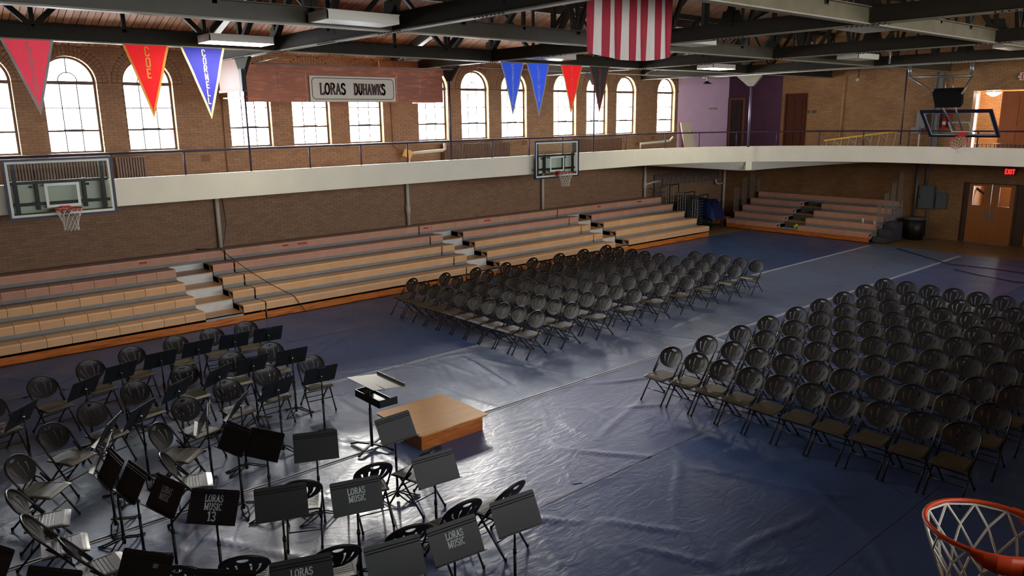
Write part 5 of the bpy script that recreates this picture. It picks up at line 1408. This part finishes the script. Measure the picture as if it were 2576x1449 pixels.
# exit signs
EXR = mat('exit_red', (255, 30, 24), .5, emit=(255, 24, 20), es=2.2); EXH = mat('exit_housing', (92, 34, 26), .5)
t = thing('exit_sign', 'red lit EXIT sign above the wooden double doors', 'exit sign', (30.88, 8.98, 2.62), rad(-90))
MB().box(-.17, .17, 0, .05, -.12, .12, EXH).obj('housing', t)
lo = letters('EXIT', .15, .8, .24, False, gap=.12, oy=-.075).obj('lettering', t, EXR); lo.rotation_euler = (rad(90), 0, 0); lo.location = (0, -.004, 0)
t = thing('exit_sign', 'white EXIT sign box at the top right picture edge', 'exit sign', (30.85, 8.82, 5.85), rad(-90))
MB().box(-.22, .22, 0, .06, -.13, .13, mat('sign_white', (214, 204, 186), .5)).obj('housing', t); MB().tube([(-.26, .02, .0), (-.2, .02, 0)], .045, 10, LH).obj('lamp_head', t)
lo = letters('EXIT', .16, .85, .2, False, gap=.1, oy=-.08).obj('lettering', t, REDR); lo.rotation_euler = (rad(90), 0, 0); lo.location = (0, -.004, 0)
# coat hooks, leaning board, switch plates
t = thing('coat_hooks', 'white rack of coat hooks on the lilac wall', 'hooks', (29.73, 20.565, 4.965))
MB().box(-.3, .3, 0, .02, -.05, .05, LH).obj('rail', t)
for i in range(7): MB().tube([(-.26+i*.087, 0, -.02), (-.26+i*.087, -.05, .0), (-.26+i*.087, -.06, .06)], .008, 5, BLK if i % 2 else LH).obj('hook', t)
t = thing('leaning_door_slab', 'cream door slab leaning against the lilac wall', 'door slab', (27.62, 20.12, 3.13), 0); mx = Matrix.Rotation(rad(-14), 4, 'X')
MB().box(-.37, .37, 0, .04, 0, 1.32, mat('cream_slab', (232, 220, 196), .5), mx).obj('slab', t); MB().tube([(-.33, -.22, .9), (-.4, -.2, .9)], .03, 8, mat('brass', (190, 150, 80), .3, .8)).obj('knob', t)
for y in (16.68, 16.5, 16.38): tag(MB().box(-.02, .0, -.04, .04, -.06, .06, BLK).obj('switch_plate'), '%s small dark switch plate right of the dark red door' % {16.68: 'leftmost', 16.5: 'middle', 16.38: 'rightmost'}[y], 'switch').location = (30.95, y, 4.78)
# column, conduits, fire cabinet, boxes by the folded hoop
GRC = mat('grey_conduit', (112, 110, 106), .45, .3)
pipe('thin pale conduit up the far brick wall above the ladder', [(30.88, 15.2, 6.35), (30.88, 15.22, 3.75)], .022, mat('tan_conduit', (190, 150, 100), .5))
t = thing('wall_channel', 'grey steel channel up the far wall behind the folded hoop', 'channel', (30.85, 11.58, 3.12)); MB().box(0, .1, -.1, .1, 0, 3.1, GRC).obj('web', t); MB().box(-.06, .0, -.12, -.1, 0, 3.1, GRC).box(-.06, 0, .1, .12, 0, 3.1, GRC).obj('flange', t)
t = thing('switch_box', 'grey electrical switch boxes left of the fire cabinet', 'electrical box', (30.85, 12.1, 4.1)); MB().box(-.06, .1, -.16, .16, 0, .65, GRC).obj('body', t); MB().box(-.1, .1, .0, .3, -.2, .05, GRC).obj('lower_box', t); MB().tube([(0, .02, 0), (0, .02, -.95)], .03, 8, LH).obj('conduit', t)
t = thing('fire_cabinet', 'red extinguisher cabinet seen through the folded backboard', 'cabinet', (30.9, 11.3, 4.1), rad(-90)); 
for q in ((-.22, -.18, 0, .62), (.18, .22, 0, .62), (-.22, .22, 0, .04), (-.22, .22, .58, .62)): MB().box(q[0], q[1], -.08, .02, q[2], q[3], PR).obj('frame', t)
MB().box(-.2, .2, .0, .02, 0, .6, mat('cabinet_back', (90, 20, 20), .6)).obj('back', t)
t = thing('fire_extinguisher', 'small red and white fire extinguisher in the red cabinet', 'extinguisher', (30.87, 11.3, 4.14)); MB().tube([(0, 0, 0), (0, 0, .3), (0, 0, .36)], .06, 12, PR, rs=[.06, .06, .02]).obj('cylinder', t); MB().cyl(0, 0, .1, .22, .062, 12, LH).obj('label_band', t); MB().bar((0, -.04, .4), (0, .05, .4), .02, .03, BLK).obj('handle', t)
t = thing('breaker_panel', 'large grey breaker box on the wall left of the doors', 'electrical box', (30.82, 11.64, 1.12)); MB().box(0, .12, -.28, .28, 0, .87, mat('panel_grey', (84, 88, 90), .5)).obj('box', t); MB().box(-.015, 0, -.25, .25, .03, .84, mat('panel_grey2', (96, 100, 102), .5)).obj('cover', t); MB().box(-.03, -.015, .2, .22, .4, .5, BLK).obj('latch', t)
t = thing('breaker_panel', 'smaller flat grey box right of the large breaker box', 'electrical box', (30.88, 11.12, 1.14)); MB().box(0, .06, -.2, .2, 0, .6, mat('panel_grey', (84, 88, 90), .5)).obj('box', t); MB().box(-.01, 0, -.17, .17, .03, .57, mat('panel_grey2', (96, 100, 102), .5)).obj('cover', t)
pipe('left vertical conduit rising behind the trash can', [(30.85, 12.03, .6), (30.85, 12.03, 2.95)], .045, GRC); pipe('right vertical conduit above the large breaker box', [(30.88, 11.7, 2.0), (30.88, 11.7, 2.95)], .05, GRC); pipe('short conduit under the large breaker box', [(30.88, 11.55, .05), (30.88, 11.55, 1.1)], .03, GRC)
t = thing('trash_can', 'black trash can with a clear bag rim by the far wall', 'trash can', (30.25, 11.72, 0)); MB().tube([(0, 0, .0), (0, 0, .78)], .36, 20, mat('trash_black', (24, 20, 18), .5), rs=[.3, .37]).obj('bin', t); MB().tube([(0, 0, .76), (0, 0, .84)], .39, 20, mat('bag_plastic', (90, 92, 92), .3), rs=[.385, .38]).obj('bag_rim', t)
t = thing('bench_box', 'low wooden box at the foot of the wall near the far corner', 'box', (28.7, 19.2, 0)); MB().box(-.3, .3, -.3, .3, 0, .35, KICK).obj('body', t)
# ladder lying along the far rail
YL = mat('yellow_fibreglass', (214, 174, 24), .45); ALU = mat('ladder_aluminium', (172, 164, 146), .4, .5)
t = thing('step_ladder', 'yellow step ladder lying on its side along the far track railing', 'ladder', (29.3, 13.6, 3.13))
a = Vector((0, 1.45, .25)); c = Vector((0, -1.45, .72)); L_ = c-a
MB().bar(a+Vector((0, 0, .28)), c+Vector((0, 0, .20)), .05, .05, YL).obj('side_rail', t); MB().bar(a+Vector((.3, 0, -.2)), c+Vector((.3, 0, -.66)), .05, .05, YL).obj('side_rail', t)
for i in range(10):
    p = a+L_*((i+.5)/10); MB().bar(p+Vector((0, .0, .24)), p+Vector((.05, .1, -.35)), .02, .07, ALU).obj('step', t)
    if i % 2: MB().bar(p+Vector((0, 0, .2)), p+Vector((.02, -.2, .02)), .015, .02, ALU).obj('brace', t)

# ================================================================== STORED CHAIR CARTS
def folded_mesh():
    b = MB(); b.tube([(-.42, -.21, 0), (.40, -.22, 0), (.44, -.12, 0), (.45, 0, 0), (.44, .12, 0), (.40, .22, 0), (-.42, .21, 0)], .013, 6, PIPE); b.tube([(-.38, -.18, .03), (.1, -.19, .03), (.1, .19, .03), (-.38, .18, .03)], .012, 6, PIPE)
    b.box(-.1, .28, -.2, .2, .03, .05, mat('grey_slab', (98, 100, 104), .35)); b.box(.05, .42, -.2, .2, -.012, .006, mat('grey_slab', (98, 100, 104), .35)); return b.mesh('folded_chair')
FM = folded_mesh()
def cart(label, x, y, rz, n_, z0, dz, lab2, hgt, group):
    t = thing('chair_cart', label, 'cart', (x, y, 0), rz)
    for sx in (-.7, .7):
        for sy in (-.35, .35): MB().tube([(sx, sy, .12), (sx, sy, hgt if sx > 0 else hgt+.35)], .02, 7, BLK).obj('post', t); MB().cyl(sx, sy, .0, .1, .05, 10, RUB).obj('wheel', t)
        MB().tube([(sx, -.35, hgt if sx > 0 else hgt+.35), (sx, .35, hgt if sx > 0 else hgt+.35)], .02, 7, BLK).obj('top_bar', t)
    MB().box(-.72, .72, -.37, .37, .1, .15, BLK).obj('base', t)
    for i in range(n_):
        o = link('folded_chair', FM); o.matrix_world = Matrix.Translation((x, y, z0+i*dz)) @ Matrix.Rotation(rz, 4, 'Z') @ Matrix.Scale(1.38, 4, (1, 0, 0)) @ Matrix.Rotation(random.uniform(-.04, .04), 4, 'Z')
        tag(o, lab2+(', lowest' if i == 0 else ', topmost' if i == n_-1 else ', %s from the bottom' % ORD[i]), 'folded chair', group)
cart('tall black cart of stacked grey folding chairs in the far corner', 26.45, 19.3, rad(-84), 11, .2, .118, 'flat grey folded chair stacked on the tall cart', 1.5, 'folded chairs on the tall cart')
cart('lower cart of black folded chairs under a blue tarp', 27.55, 19.35, rad(-90), 7, .25, .12, 'shiny folded chair stacked on the lower cart', 1.1, 'folded chairs on the lower cart')
b = MB(); N = 10; vs = []
for i in range(N+1):
    for j in range(N+1):
        u, v = i/N-.5, j/N-.5; d = max(0, abs(u)-.36, abs(v)-.34); vs.append((u*.95, v*1.75, 1.2+.03*sin(u*20+v*9)-(d*5.0 if v < 0 or u > 0 else d*1.2)+random.uniform(-.012, .012)))
b.add(vs, [(i*(N+1)+j, (i+1)*(N+1)+j, (i+1)*(N+1)+j+1, i*(N+1)+j+1) for i in range(N) for j in range(N)], mat('folded_blue_tarp', (24, 40, 84), .45), True)
tag(b.obj('blue_cover'), 'blue tarp cover draped over the lower chair cart', 'cover').location = (27.55, 19.35, 0)
t = thing('rolling_rack', 'grey wire rolling rack in front of the cladding boards', 'rack', (25.8, 20.3, 0), rad(-5))
for s in (-.45, .45): MB().tube([(s, -.0, .05), (s, 0, 1.75)], .016, 6, PIPE).obj('post', t)
MB().tube([(-.45, 0, 1.75), (.45, 0, 1.75)], .016, 6, PIPE).obj('top_bar', t)
for i in range(9): MB().tube([(-.36+i*.09, 0, .3), (-.36+i*.09, 0, 1.55)], .007, 5, PIPE).obj('wire', t)
for z in (.3, 1.55): MB().tube([(-.45, 0, z), (.45, 0, z)], .012, 5, PIPE).obj('crossbar', t)
t = thing('dark_panel_stack', 'upright dark folded panels standing left of the tall cart', 'panels', (25.75, 19.2, 0), rad(-90))
for i in range(4): MB().box(-.5, .5, -.18+i*.07, -.13+i*.07, .0, 1.2, mat('dark_panel', (46, 48, 54), .5)).obj('panel', t)
